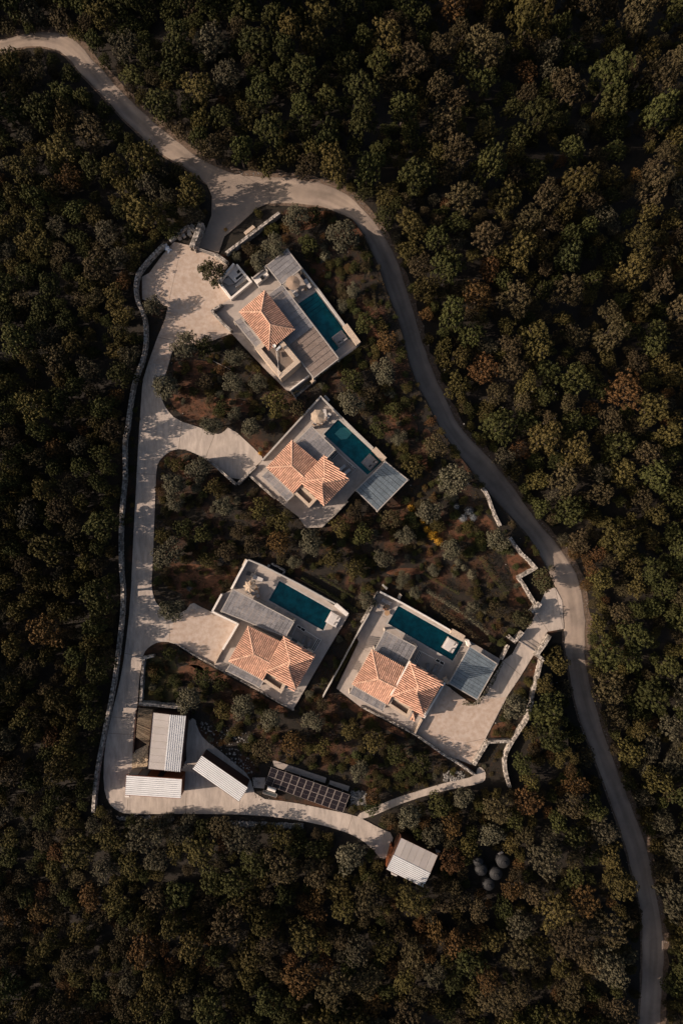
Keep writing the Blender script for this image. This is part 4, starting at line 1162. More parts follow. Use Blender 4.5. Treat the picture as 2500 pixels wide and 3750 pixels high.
# poles
def pole(a, b, label, z0=.15, z1=.15, r=.035, mt='beam', name='wooden_pole', cat='pole'):
    p = P(*a, z0); q = P(*b, z1)
    top(name, MB().tube([(p[0], p[1], z0), (q[0], q[1], z1)], [r, r], 6).me(), M[mt], label, cat)
pole((762, 1312), (845, 1354), 'long pale pole lying in the garden left of the upper villa')
pole((940, 950), (967, 976), 'thin leaning pole above the outdoor kitchen', 1.2, 2.3)
pole((1650, 2490), (1621, 2497), 'short pale pole by the pillar of the right villa', .8, .8)

# ------------------------------------------------------------------ solar array and heater
zb, zt_ = .55, 1.55
c = [(*P(993, 2809, zt_), zt_), (*P(1281, 2910, zt_), zt_), (*P(1255, 2976, zb), zb), (*P(969, 2872, zb), zb)]
ctr = tuple(sum(p[i] for p in c) / 4 for i in range(2))
sa = thing('solar_array', 'long black solar array of paired panels above the service road', 'solar array', (ctr[0], ctr[1], 0))
def bil(u, v_): return Vector(lerp(lerp(c[0], c[1], u), lerp(c[3], c[2], u), v_))
nrm = (bil(1, 0) - bil(0, 0)).cross(bil(0, 1) - bil(0, 0)).normalized()
if nrm.z < 0: nrm = -nrm
def slab(u0, u1, v0, v1, lo_, hi_):
    p = [bil(u0, v0), bil(u1, v0), bil(u1, v1), bil(u0, v1)]
    return [x + nrm * lo_ for x in p] + [x + nrm * hi_ for x in p], [(0, 1, 2, 3), (7, 6, 5, 4), (0, 4, 5, 1), (1, 5, 6, 2), (2, 6, 7, 3), (3, 7, 4, 0)]
for i in range(11):
    for j in range(2):
        if i == 0 and j == 1: pass
        u0, u1, v0, v1 = (i + .02) / 11, (i + .98) / 11, (j + .012) / 2, (j + .988) / 2
        mb = MB()
        fw = .003; fh = .007
        for (a0, a1, b0, b1) in ((u0, u1, v0, v0 + fh), (u0, u1, v1 - fh, v1), (u0, u0 + fw, v0 + fh, v1 - fh), (u1 - fw, u1, v0 + fh, v1 - fh)):
            vv, ff = slab(a0, a1, b0, b1, 0, .05); mb.add(vv, ff)
        p = obj('solar_panel', mb.me(), M['panelframe'], sa)
        mb = MB()
        cu = (u1 - u0 - 2 * fw) / 6; hv = (v1 - v0 - 2 * fh) / 2
        vv, ff = slab(u0 + fw, u1 - fw, v0 + fh, v1 - fh, .0, .028); mb.add(vv, ff)
        o = obj('backing', mb.me(), M['panelframe'], p)
        mb = MB()
        for k in range(6):
            for l in range(2):
                vv, ff = slab(u0 + fw + cu * k + .0003, u0 + fw + cu * (k + 1) - .0003, v0 + fh + hv * l + .0035, v0 + fh + hv * (l + 1) - .0035, .03, .036); mb.add(vv, ff)
        o = obj('cells', mb.me(), M['panelcell'], p); o['kind'] = 'stuff'
for i in range(0, 12, 2):
    a = bil(i / 11 if i < 11 else 1, .05); b = bil(i / 11 if i < 11 else 1, .95)
    for q in (a, b): obj('post', MB().box((q.x, q.y), .07, .07, 0, q.z - .03).me(), M['metal'], sa)
hx, hy = P(995, 2900, .8)
wh = thing('solar_water_heater', 'solar water heater with a white tank at the left end of the solar array', 'water heater', (hx, hy, 0))
p, q = P(980, 2886, 1.3), P(1009, 2896, 1.3)
obj('tank', MB().tube([(p[0], p[1], 1.25), (q[0], q[1], 1.25)], [.26, .26], 14).me(), M['white'], wh)
pts = [(965, 2893), (1015, 2908), (1011, 2920), (962, 2905)]
zz = [1.0, 1.0, .35, .35]
pp = [(*P(*a, z), z) for a, z in zip(pts, zz)]
obj('collector', (pp + [(a[0], a[1], a[2] - .08) for a in pp], [(3, 2, 1, 0), (4, 5, 6, 7), (0, 1, 5, 4), (1, 2, 6, 5), (2, 3, 7, 6), (3, 0, 4, 7)]), M['glass'], wh)
for i in range(4):
    a, b = pp[i], pp[(i + 1) % 4]
    obj('collector_frame', MB().bar((a[0], a[1], a[2] + .02), (b[0], b[1], b[2] + .02), .05, .06).me(), M['panelframe'], wh)
for a in (p, q): obj('leg', MB().box(a, .06, .06, 0, 1.0).me(), M['metal'], wh)

# ------------------------------------------------------------------ sheds
def ribbed(parent, c4, zs, pitch=.235, rib=.085, name='roof_sheet', mt='roofwhite', duty=.6):
    """c4 seen corners, ribs run 0->1, repeated 0->3"""
    q = [Vector((*P(*p, z), z)) for p, z in zip(c4, zs)]
    W = (q[3] - q[0]).length; n_ = max(3, int(W / pitch))
    mb = MB(); v_ = []; 
    prof = []
    for k in range(n_):
        prof += [(k / n_, 0), ((k + .5 - duty / 2) / n_, 0), ((k + .56 - duty / 2) / n_, 1), ((k + .44 + duty / 2) / n_, 1), ((k + .5 + duty / 2) / n_, 0)]
    prof.append((1, 0))
    for u, h in prof:
        a = q[0].lerp(q[3], u); b = q[1].lerp(q[2], u)
        v_ += [(a.x, a.y, a.z + h * rib), (b.x, b.y, b.z + h * rib)]
    f_ = [(2 * i, 2 * i + 1, 2 * i + 3, 2 * i + 2) for i in range(len(prof) - 1)]
    mb.add(v_, f_)
    mb.add([(p.x, p.y, p.z - .04) for p in q] , [(0, 1, 2, 3)])
    return obj(name, mb.me(), M[mt], parent)

def trims(parent, c4, zs, w_=.06, mt='trim', sides=(0, 1, 2, 3), lift=0):
    q = [Vector((*P(*p, z), z + lift)) for p, z in zip(c4, zs)]
    for i in sides:
        a, b = q[i], q[(i + 1) % 4]
        obj('roof_edge', MB().bar(a, b, w_, .09).me(), M[mt], parent)
def walls(parent, c4, zs, mt='rust', inset=.12):
    q = [P(*p, z) for p, z in zip(c4, zs)]
    m = (sum(p[0] for p in q) / 4, sum(p[1] for p in q) / 4)
    q = [(p[0] + (m[0] - p[0]) / math.dist(p, m) * inset, p[1] + (m[1] - p[1]) / math.dist(p, m) * inset) for p in q]
    v_ = [(p[0], p[1], 0) for p in q] + [(p[0], p[1], z - .07) for p, z in zip(q, zs)]
    return obj('shed_wall', (v_, [(0, 1, 5, 4), (1, 2, 6, 5), (2, 3, 7, 6), (3, 0, 4, 7), (4, 5, 6, 7)]), M[mt], parent), q

# shed 1: grey panels on the left slope, white ribs on the right slope
s1 = thing('shed', 'long shed with grey panels on one roof half and white ribs on the other', 'shed', (*P(620, 2720, 0), 0))
walls(s1, [(561, 2609), (542, 2816), (662, 2826), (683, 2621)], [2.6, 2.6, 2.6, 2.6], 'trim')
ribbed(s1, [(622, 2617), (602, 2821), (662, 2826), (683, 2621)], [2.85, 2.85, 2.7, 2.7], pitch=.26)
trims(s1, [(622, 2617), (602, 2821), (662, 2826), (683, 2621)], [2.85, 2.85, 2.7, 2.7], sides=(1, 2, 3))
q = [Vector((*P(*p, z), z)) for p, z in (((561, 2609), 2.7), ((542, 2816), 2.7), ((602, 2821), 2.86), ((621, 2616), 2.86))]
for i in range(8):
    a = q[0].lerp(q[1], (i + .015) / 8); b = q[0].lerp(q[1], (i + .985) / 8); c_ = q[3].lerp(q[2], (i + .985) / 8); d_ = q[3].lerp(q[2], (i + .015) / 8)
    o = obj('roof_panel', ([a, b, c_, d_] + [x - Vector((0, 0, .04)) for x in (a, b, c_, d_)], [(0, 1, 2, 3), (7, 6, 5, 4), (0, 4, 5, 1), (1, 5, 6, 2), (2, 6, 7, 3), (3, 7, 4, 0)]), M['roofgrey'], s1)
for i in range(1, 8):
    a = q[0].lerp(q[1], i / 8); d_ = q[3].lerp(q[2], i / 8)
    obj('roof_batten', MB().bar(a + Vector((0, 0, .01)), d_ + Vector((0, 0, .01)), .04, .03).me(), M['beam'], s1)
trims(s1, [(561, 2609), (542, 2816), (602, 2821), (621, 2616)], [2.7, 2.7, 2.86, 2.86], w_=.04, sides=(0, 1, 3))
# shed 2: white roof, front row of doors facing the yard
s2 = thing('shed', 'long white ribbed shed lying along the bend of the service road', 'shed', (*P(563, 2885, 0), 0))
c2 = [(464, 2838), (667, 2852), (663, 2924), (459, 2911)]
wo, wq = walls(s2, c2, [2.7, 2.7, 2.55, 2.55], 'rust')
ribbed(s2, c2, [2.72, 2.72, 2.6, 2.6], pitch=.27, duty=.74, rib=.08)
trims(s2, c2, [2.7, 2.7, 2.58, 2.58], mt='rust')
a, b = Vector(wq[0]), Vector(wq[1]); e = (b - a).normalized(); nn = Vector((-e.y, e.x))
Lw = (b - a).length
for u0, u1, mt_, nm in ((.01, .18, 'beige', 'shutter'), (.2, .35, 'greyp', 'window'), (.37, .53, 'rust', 'door'), (.55, .64, 'dark', 'doorway'), (.66, .98, 'rust', 'door')):
    c_ = a + e * Lw * (u0 + u1) / 2 + nn * .03
    obj(nm, MB().box((c_.x, c_.y), Lw * (u1 - u0), .06, .1, 2.5, math.atan2(e.y, e.x)).me(), M[mt_], wo)
x, y = P(466, 2917, 2.3)
block('air_conditioner', [(458, 2913), (474, 2914), (474, 2920), (458, 2919)], 1.7, 2.3, 'white', 'white air conditioner at the lower left corner of the white shed', 'air conditioner')
# shed 3
s3 = thing('shed', 'slanted white ribbed shed between the yard and the solar array', 'shed', (*P(808, 2850, 0), 0))
c3 = [(740, 2766), (908, 2883), (875, 2935), (706, 2816)]
walls(s3, c3, [2.75, 2.75, 2.45, 2.45], 'trim')
ribbed(s3, c3, [2.75, 2.75, 2.5, 2.5], pitch=.25, duty=.7)
trims(s3, c3, [2.74, 2.74, 2.48, 2.48])
# shed 4
s4 = thing('shed', 'lone shed at the end of the service road with grey panels over white ribs', 'shed', (*P(1508, 3158, 0), 0))
cg = [(1467, 3067), (1602, 3132), (1575, 3196), (1440, 3129)]
cw = [(1440, 3129), (1575, 3196), (1548, 3249), (1414, 3183)]
walls(s4, [(1467, 3067), (1602, 3132), (1548, 3249), (1414, 3183)], [2.7] * 4, 'shedbrown')
ribbed(s4, cw, [2.85, 2.85, 2.7, 2.7], pitch=.24, duty=.72)
trims(s4, cw, [2.84, 2.84, 2.7, 2.7], sides=(1, 2, 3))
q = [Vector((*P(*p, z), z)) for p, z in zip(cg, (2.72, 2.72, 2.87, 2.87))]
for i in range(6):
    a = q[0].lerp(q[1], (i + .015) / 6); b = q[0].lerp(q[1], (i + .985) / 6); c_ = q[3].lerp(q[2], (i + .985) / 6); d_ = q[3].lerp(q[2], (i + .015) / 6)
    obj('roof_panel', ([a, b, c_, d_] + [x - Vector((0, 0, .04)) for x in (a, b, c_, d_)], [(3, 2, 1, 0), (4, 5, 6, 7), (1, 5, 4, 0), (2, 6, 5, 1), (3, 7, 6, 2), (0, 4, 7, 3)]), M['roofgrey'], s4)
for i in range(1, 6):
    a = q[0].lerp(q[1], i / 6); d_ = q[3].lerp(q[2], i / 6)
    obj('roof_batten', MB().bar(a + Vector((0, 0, .01)), d_ + Vector((0, 0, .01)), .04, .03).me(), M['beam'], s4)
trims(s4, cg, [2.7, 2.7, 2.85, 2.85], w_=.04, sides=(0, 1, 3))
block('air_conditioner', [(1434, 3197), (1454, 3206), (1451, 3210), (1432, 3202)], 1.6, 2.2, 'white', 'white air conditioner below the lone shed', 'air conditioner')
block('timber_store', [(1432, 3098), (1439, 3102), (1418, 3176), (1412, 3172)], 0, 1.4, 'rust', 'orange brown timber panel leaning at the left end of the lone shed', 'panel')
block('yard_platform', [(1470, 3052), (1612, 3118), (1600, 3136), (1462, 3070)], 0, .2, 'court', 'brown earth platform behind the lone shed', 'platform')
plain_wall([(1541, 3057), (1598, 3083)], .1, .6, 'thin pale wall above the lone shed', 0, 'beam')
# brushwood pergola + slender wall + flagstones
bp = thing('brushwood_screen', 'brushwood roofed screen left of the long shed', 'pergola', (*P(535, 2668, 0), 0))
zq = 1.9
q = [Vector((*P(*p, zq), zq)) for p in ((508, 2594), (558, 2599), (546, 2732), (500, 2700))]
n_ = 62; mb = MB()
for k in range(n_):
    a = q[0].lerp(q[3], k / n_); b = q[1].lerp(q[2], k / n_)
    mb.bar(a + Vector((R.uniform(-.08, .05), 0, R.uniform(-.02, .03))), b + Vector((0, R.uniform(-.06, .06), R.uniform(-.02, .03))), .045, .04, R.random())
o = obj('brushwood', mb.me(), M['brush'], bp); o['kind'] = 'stuff'
for a, b in ((q[0], q[3]), (q[1], q[2]), (q[0].lerp(q[1], .4), q[3].lerp(q[2], .4))):
    obj('beam', MB().bar(a - Vector((0, 0, .08)), b - Vector((0, 0, .08)), .09, .1).me(), M['brush'], bp)
for k in (0, .33, .66, 1):
    a = q[0].lerp(q[3], k); obj('post', MB().box((a.x, a.y), .1, .1, 0, zq - .1).me(), M['brush'], bp)
plain_wall([(500, 2600), (494, 2670), (488, 2760)], .16, .5, 'thin dark wall between the road and the brushwood screen', 0, 'trim')
fl = tagp(obj('patio', MB().prism(PP([(489, 2752), (546, 2722), (541, 2812), (484, 2820)]), 0, .1).me(), M['mortar']), kind='structure')
pts = []
for _ in range(4000):
    x, y = R.uniform(482, 548), R.uniform(2722, 2822)
    if all(math.dist((x, y), p) > 8.2 for p in pts): pts.append((x, y))
quad = [(489, 2752), (546, 2722), (541, 2812), (484, 2820)]
def clip_half(poly, a, n_):
    out = []
    for i in range(len(poly)):
        p, q_ = poly[i], poly[(i + 1) % len(poly)]
        dp = (p[0] - a[0]) * n_[0] + (p[1] - a[1]) * n_[1]; dq = (q_[0] - a[0]) * n_[0] + (q_[1] - a[1]) * n_[1]
        if dp <= 0: out.append(p)
        if dp * dq < 0:
            k = dp / (dp - dq); out.append(lerp(p, q_, k))
    return out
for i, p in enumerate(pts):
    cell = [(p[0] - 14, p[1] - 14), (p[0] + 14, p[1] - 14), (p[0] + 14, p[1] + 14), (p[0] - 14, p[1] + 14)]
    for o_ in pts:
        if o_ is p or math.dist(p, o_) > 30: continue
        d = math.dist(p, o_); nv = ((o_[0] - p[0]) / d, (o_[1] - p[1]) / d)
        m = ((p[0] + o_[0]) / 2 - nv[0] * .55, (p[1] + o_[1]) / 2 - nv[1] * .55)
        cell = clip_half(cell, m, nv)
        if len(cell) < 3: break
    for k in range(4):
        a, b = quad[k], quad[(k + 1) % 4]
        nv = (b[1] - a[1], -(b[0] - a[0]))
        if len(cell) >= 3: cell = clip_half(cell, a, nv)
    if len(cell) < 3: continue
    w_ = PP(cell)
    if abs(area(w_)) < .015: continue
    obj('flagstone', MB().prism(w_, .1, .125 + R.uniform(0, .02), t=R.random()).me(), M['flag'], fl)

# ------------------------------------------------------------------ water tanks
for px, py, r, lb in ((1844, 3159, .95, 'largest round black tank nearest the pallet'), (1817, 3204, .9, 'round black tank in the middle of the tank group'), (1790, 3243, .87, 'lowest round black tank partly under russet leaves'), (1763, 3190, .85, 'round black tank on the left of the group'), (1752, 3160, .7, 'dark upper left tank behind the others')):
    x, y = P(px, py, 1.8)
    t = thing('water_tank', lb, 'water tank', (x, y, 0), 'black water tanks')
    obj('tank_body', MB().lathe((x, y, 0), [(r, 0), (r, .5), (r * .97, .55), (r, .6), (r, 1.1), (r * .97, 1.15), (r, 1.2), (r, 1.5), (r * .85, 1.68), (r * .5, 1.85), (r * .3, 1.88)], 32).me(), M['tank'], t)
    obj('lid', MB().lathe((x, y, 1.87), [(r * .3, 0), (r * .3, .1), (r * .24, .13), (.02, .15)], 20).me(), M['tank'], t)
pal = thing('pallet', 'pale wooden pallet leaning above the largest black tank', 'pallet', (*P(1834, 3123, 0), .9))
a0 = P(1822, 3126, 1.6); 
for k in range(7):
    dx, dy = .6 * k / 7, .38 * k / 7
    obj('slat', MB().bar((a0[0] + dx, a0[1] + dy, 1.6), (a0[0] + dx + .3, a0[1] + dy - .42, 1.25), .055, .03).me(), M['beam'], pal)
for (u_, w_) in ((.05, -.07), (.25, -.35)):
    obj('cross_board', MB().bar((a0[0] + u_ - .03, a0[1] + w_ - .02, 1.52 if u_ < .1 else 1.28), (a0[0] + u_ + .56, a0[1] + w_ + .36, 1.52 if u_ < .1 else 1.28), .07, .03).me(), M['beam'], pal)
obj('leg', MB().box((a0[0] + .4, a0[1] - .05), .08, .08, 0, 1.3).me(), M['trunk'], pal)
# ------------------------------------------------------------------ vegetation
NR = np.random.default_rng(11)
def rand_dirs(n_, zmin=-1.0):
    z = NR.uniform(zmin, 1, n_); a = NR.uniform(0, 2 * math.pi, n_); r = np.sqrt(1 - z * z)
    return np.stack([r * np.cos(a), r * np.sin(a), z], 1)
def leaf_mesh(name, cen, nor, size, tone, mt, aspect=.75):
    n_ = len(cen)
    nor = nor / np.linalg.norm(nor, axis=1, keepdims=True)
    rd = rand_dirs(n_)
    u = np.cross(nor, rd); u /= np.linalg.norm(u, axis=1, keepdims=True) + 1e-9
    v_ = np.cross(nor, u)
    s = size[:, None] / 2
    q = np.stack([cen - u * s, cen - v_ * s * aspect, cen + u * s, cen + v_ * s * aspect], 1).reshape(-1, 3)
    me = bpy.data.meshes.new(name)
    me.vertices.add(4 * n_); me.vertices.foreach_set('co', q.astype(np.float32).ravel())
    me.loops.add(4 * n_); me.loops.foreach_set('vertex_index', np.arange(4 * n_, dtype=np.int32))
    me.polygons.add(n_); me.polygons.foreach_set('loop_start', np.arange(0, 4 * n_, 4, dtype=np.int32))
    at = me.attributes.new('tone', 'FLOAT', 'POINT')
    at.data.foreach_set('value', np.repeat(tone, 4).astype(np.float32))
    me.update(); me.validate()
    me.materials.append(mt)
    return me
def crown_mesh(name, mt, Rr=2.0, H=3.6, lobes=7, gap=.42, per=26, leaf=.16, cr=.24, loose=.4, fill=.3):
    """unit tree: crown radius Rr, top at H, lowest leaves at about .25 H; tufts of leaves spaced over the outer surface of several lobes"""
    zc = H * .55; rz = H * .42
    lc = [(NR.uniform(-.25, .25), NR.uniform(-.25, .25), zc + rz * .25, Rr * NR.uniform(.5, .6))]
    a0 = NR.uniform(0, 6.28)
    ax_ = NR.uniform(.78, 1.0)
    for i in range(lobes):
        a = a0 + 2 * math.pi * i / lobes + NR.uniform(-.45, .45); k = NR.uniform(.45, .78)
        rr = NR.uniform(.22, .42)
        lc.append((Rr * k * math.cos(a), Rr * k * math.sin(a) * ax_, zc + rz * NR.uniform(-.45, .45), Rr * rr))
    lc = np.array(lc)
    wts = lc[:, 3] ** 2; wts /= wts.sum()
    P_ = []; N_ = []; miss = 0
    while miss < 260:
        l = lc[NR.choice(len(lc), p=wts)]
        d = rand_dirs(1, -.45)[0]
        p = l[:3] + d * l[3] * NR.uniform(.86, 1.14)
        dd = np.linalg.norm(lc[:, :3] - p, axis=1) - lc[:, 3] * .8
        if dd.min() < 0 or p[2] < H * .18: miss += .3; continue
        if P_ and np.linalg.norm(np.array(P_) - p, axis=1).min() < gap * NR.uniform(.75, 1.15): miss += 1; continue
        P_.append(p); N_.append(d)
    P_ = np.array(P_); N_ = np.array(N_)
    rc = NR.uniform(.65, 1.3, len(P_)) * cr
    m = per
    cen = np.repeat(P_, m, 0); cn = np.repeat(N_, m, 0)
    dr = rand_dirs(len(cen)); dr += cn * .6 + np.array([0, 0, .25]); dr /= np.linalg.norm(dr, axis=1, keepdims=True)
    cen = cen + dr * np.repeat(rc, m)[:, None] * NR.uniform(.55, 1.05, (len(cen), 1))
    nor = dr + rand_dirs(len(cen)) * loose
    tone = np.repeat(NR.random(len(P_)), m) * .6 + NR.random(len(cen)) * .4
    # inner leaves of darker tone close the crown
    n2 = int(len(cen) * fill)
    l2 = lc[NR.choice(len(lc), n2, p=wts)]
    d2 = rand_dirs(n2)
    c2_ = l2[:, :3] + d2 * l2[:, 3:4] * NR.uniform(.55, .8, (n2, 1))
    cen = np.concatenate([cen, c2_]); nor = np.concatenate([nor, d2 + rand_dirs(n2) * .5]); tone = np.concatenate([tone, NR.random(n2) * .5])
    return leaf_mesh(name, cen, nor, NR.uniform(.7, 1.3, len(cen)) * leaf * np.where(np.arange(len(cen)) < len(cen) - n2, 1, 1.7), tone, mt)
def trunk_mesh(H=3.6, Rr=2.0):
    mb = MB()
    lean = (R.uniform(-.15, .15), R.uniform(-.15, .15))
    fork = H * .3
    mb.tube([(0, 0, -.3), (lean[0] * .5, lean[1] * .5, fork * .6), (lean[0], lean[1], fork)], [.17, .13, .11], 7)
    for i in range(5):
        a = i * 1.257 + R.uniform(-.4, .4); k = R.uniform(.4, .65)
        ex, ey = Rr * k * math.cos(a), Rr * k * math.sin(a)
        mb.tube([(lean[0], lean[1], fork - .05), (lean[0] + ex * .5, lean[1] + ey * .5, H * .45), (ex, ey, H * R.uniform(.6, .75))], [.085, .055, .025], 5)
    me = bpy.data.meshes.new('trunk'); me.from_pydata([tuple(p) for p in mb.v], [], mb.f); me.update()
    me.materials.append(M['trunk'])
    return me
KINDS = {'holm': dict(lobes=8, gap=.44, per=24, leaf=.165, cr=.25, loose=.4), 'ochre': dict(lobes=9, gap=.45, per=24, leaf=.165, cr=.25, loose=.4),
         'russet': dict(lobes=9, gap=.46, per=22, leaf=.155, cr=.24, loose=.5), 'umber': dict(lobes=8, gap=.43, per=22, leaf=.155, cr=.24, loose=.5),
         'sage': dict(lobes=11, gap=.31, per=20, leaf=.13, cr=.19, loose=.4, fill=.5), 'fgrey': dict(lobes=9, gap=.42, per=22, leaf=.15, cr=.24, loose=.4), 'fresh': dict(lobes=9, gap=.42, per=24, leaf=.16, cr=.25, loose=.35), 'gholm': dict(lobes=10, gap=.34, per=22, leaf=.14, cr=.2, loose=.4, fill=.5)}
CROWN = {}; TRUNK = [trunk_mesh() for _ in range(4)]
for k, a in KINDS.items():
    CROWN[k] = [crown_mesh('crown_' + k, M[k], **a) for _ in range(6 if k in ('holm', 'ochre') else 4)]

def tree(kind, px, py, rpx, label, group=None, name='tree', cat='tree', hk=1.0, lowz=0):
    """crown seen centred at the pixel with radius rpx"""
    s = rpx / 2.0 / S * .97
    h = 3.6 * s * hk
    x, y, z = PG(px, py, h * .62)
    z = z - h * .62
    s = s * (D - z - h * .6) / D
    t = thing(name, label, cat, (x, y, z), group)
    t.rotation_euler = (0, 0, R.uniform(0, 6.28)); e_ = R.uniform(.86, 1.16) if name == 'forest_tree' else R.uniform(.95, 1.05)
    t.scale = (s * e_, s / e_, s * hk)
    c_ = obj('crown', R.choice(CROWN[kind]), None, t); tr = obj('trunk', R.choice(TRUNK), None, t)
    return t

OLIVES = [
 (775, 993, 49, 'gholm', 'round dark olive tree overhanging the service yard wall of the courtyard'),
 (555, 1121, 38, 'sage', 'small olive tree in the planting pocket inside the curve of the boundary wall'),
 (676, 1262, 56, 'sage', 'broad olive tree at the bottom edge of the courtyard'),
 (745, 1275, 46, 'holm', 'dark bushy tree between the broad courtyard olive and the upper villa'),
 (601, 1410, 52, 'sage', 'olive tree leaning over the road below the courtyard'),
 (947, 1400, 36, 'sage', 'grey olive tree against the lower left terrace edge of the upper villa'),
 (1011, 1474, 50, 'ochre', 'yellowish green round tree between the upper and the middle villa'),
 (920, 1562, 40, 'sage', 'pale olive tree between the yellowish round tree and the upper parking court'),
 (1085, 796, 50, 'sage', 'broad olive tree at the top end of the straight wall by the lane'),
 (1146, 790, 38, 'holm', 'dark tree between the two top olives beside the lane bend'),
 (1254, 859, 55, 'sage', 'large round olive tree inside the bend of the lane'),
 (1005, 905, 44, 'sage', 'olive tree above the top square pergola'),
 (950, 958, 38, 'sage', 'olive tree between the service yard and the outdoor kitchen'),
 (1292, 1062, 30, 'sage', 'slim olive tree right of the top pool'),
 (1405, 1363, 46, 'sage', 'olive tree near the lane, right of the foot of the long pergola'),
 (1283, 1474, 46, 'sage', 'round olive tree just outside the head of the middle pool'),
 (1459, 1602, 30, 'sage', 'small olive tree right of the middle pool parapet'),
 (774, 1556, 42, 'sage', 'olive tree overhanging the top of the upper driveway'),
 (816, 1494, 32, 'holm', 'dark rounded tree in the garden below the lying pole'),
 (862, 1510, 30, 'sage', 'small grey olive near the middle of the upper garden'),
 (632, 1775, 48, 'sage', 'olive tree right of the road under the upper driveway'),
 (640, 1845, 36, 'sage', 'smaller olive just below the first olive right of the road'),
 (788, 1785, 38, 'ochre', 'yellow green tree below the wall of the upper parking court'),
 (820, 1856, 42, 'sage', 'grey olive in the middle of the garden left of the middle villa'),
 (612, 2026, 56, 'sage', 'largest olive tree along the right edge of the road'),
 (596, 1965, 36, 'ochre', 'ochre green tree above the largest roadside olive'),
 (626, 2236, 45, 'sage', 'olive tree at the mouth of the left parking court'),
 (958, 1860, 50, 'ochre', 'ochre tree below the lower left corner of the middle villa'),
 (1035, 1905, 46, 'ochre', 'ochre tree next to the bottom corner of the middle villa terrace'),
 (1140, 1992, 52, 'sage', 'large grey olive between the middle villa and the long hedge'),
 (1245, 1925, 44, 'ochre', 'dark ochre tree right of the bottom corner of the middle villa'),
 (1330, 1960, 44, 'holm', 'dark green tree below the blue grey end pergola'),
 (1300, 1880, 36, 'umber', 'brown tree touching the left corner of the blue grey end pergola'),
 (1670, 1755, 64, 'sage', 'largest olive tree of the right garden by the lane'),
 (1566, 1872, 50, 'sage', 'olive tree beside the bright yellow flowers'),
 (1818, 1972, 46, 'sage', 'olive tree overhanging the wall beside the red planting bed'),
 (1651, 2014, 40, 'sage', 'olive tree below the yellow flowers above the clipped balls'),
 (1988, 2128, 45, 'gholm', 'round dark tree between the zigzag wall and the lane'),
 (1912, 2263, 40, 'gholm', 'round dark tree beside the driveway entrance'),
 (1475, 2119, 27, 'sage', 'small olive above the head of the longest pool'),
 (1732, 2224, 29, 'sage', 'small olive in the shrub field beside the longest pool'),
 (1346, 2200, 34, 'sage', 'olive shrub tree at the left of the longest pool head'),
 (695, 2559, 50, 'sage', 'olive tree behind the top of the long shed'),
 (893, 2583, 48, 'sage', 'olive tree below the lower left villa, left of the rocky bank'),
 (1146, 2642, 40, 'sage', 'grey olive below the bottom corner of the lower left villa'),
 (1075, 2725, 46, 'russet', 'russet tree above the left end of the solar array slab'),
 (1188, 2735, 38, 'ochre', 'yellowish tree above the middle of the solar array'),
 (1318, 2826, 40, 'sage', 'grey olive right above the right end of the solar array'),
 (1363, 2921, 32, 'russet', 'small russet tree where the garden path meets the service road'),
 (1286, 2680, 44, 'ochre', 'ochre tree below the left corner of the right villa'),
 (1370, 2715, 46, 'ochre', 'golden ochre tree below the middle of the right villa wall'),
 (1450, 2760, 44, 'holm', 'dark green tree below the thin wall of the lower parking court'),
 (1545, 2800, 44, 'holm', 'dark green tree above the bend of the garden path'),
 (1889, 2593, 52, 'sage', 'large olive tree covering the curved wall right of the driveway'),
 (1691, 2925, 42, 'sage', 'olive tree just below the garden path end'),
 (1500, 2995, 48, 'sage', 'grey olive above the lone shed'),
 (1283, 3138, 62, 'sage', 'very large olive tree left of the lone shed'),
 (1365, 2960, 30, 'fresh', 'low green tree in the fork of path and service road'),
 (1800, 3058, 48, 'sage', 'grey olive above the black tanks'),
 (1655, 3020, 48, 'russet', 'golden russet tree between the grey olive above the lone shed and the tanks'),
 (1930, 2935, 60, 'russet', 'large golden brown tree below the end of the curved wall'),
 (1925, 3060, 46, 'umber', 'brown grey tree above and right of the tanks'),
 (1875, 3260, 44, 'russet', 'russet tree at the lower right of the tanks'),
 (1900, 3165, 26, 'russet', 'small golden tree right of the largest tank'),
 (2080, 940, 66, 'fresh', 'big fresh green tree standing alone in the right hand forest'),
]
# the hard surfaces where nothing grows
lane_poly = [tuple(p) for p in L_] + [tuple(p) for p in R2[::-1]]
BLOCK = [lane_poly, STUB, COURT, ROAD1, PATH, DRIVE4, T1, T2, T3, T4,
         [(976, 973), (1031, 1042), (1104, 982), (1052, 913)], [(1303, 1795), (1410, 1690), (1493, 1757), (1381, 1871)],
         [(1719, 2367), (1643, 2502), (1746, 2562), (1820, 2432)], [(857, 965), (918, 1028), (848, 1091), (798, 1030)],
         [(485, 2580), (690, 2595), (672, 2930), (455, 2920)], [(735, 2740), (925, 2870), (880, 2940), (700, 2820)],
         [(985, 2780), (1290, 2880), (1262, 2985), (950, 2900)], [(1430, 3040), (1620, 3120), (1560, 3255), (1405, 3190)],
         [(1735, 3140), (1780, 3140), (1868, 3125), (1868, 3180), (1810, 3262), (1772, 3262), (1742, 3215)], [(1064, 1434), (1134, 1380), (1160, 1405), (1088, 1465)]]
GX0, GY0, GS = -420, -420, 5
NX, NY = (2920 + 420) // GS, (4170 + 420) // GS
gx = GX0 + (np.arange(NX) + .5) * GS; gy = GY0 + (np.arange(NY) + .5) * GS
XX, YY = np.meshgrid(gx, gy)
def fill(poly):
    ins = np.zeros(XX.shape, bool)
    m = len(poly)
    for i in range(m):
        x1, y1 = poly[i]; x2, y2 = poly[(i + 1) % m]
        if y1 == y2: continue
        c_ = ((y1 > YY) != (y2 > YY)) & (XX < (x2 - x1) * (YY - y1) / (y2 - y1) + x1)
        ins ^= c_
    return ins
hard = np.zeros(XX.shape, bool)
for b_ in BLOCK: hard |= fill(b_)
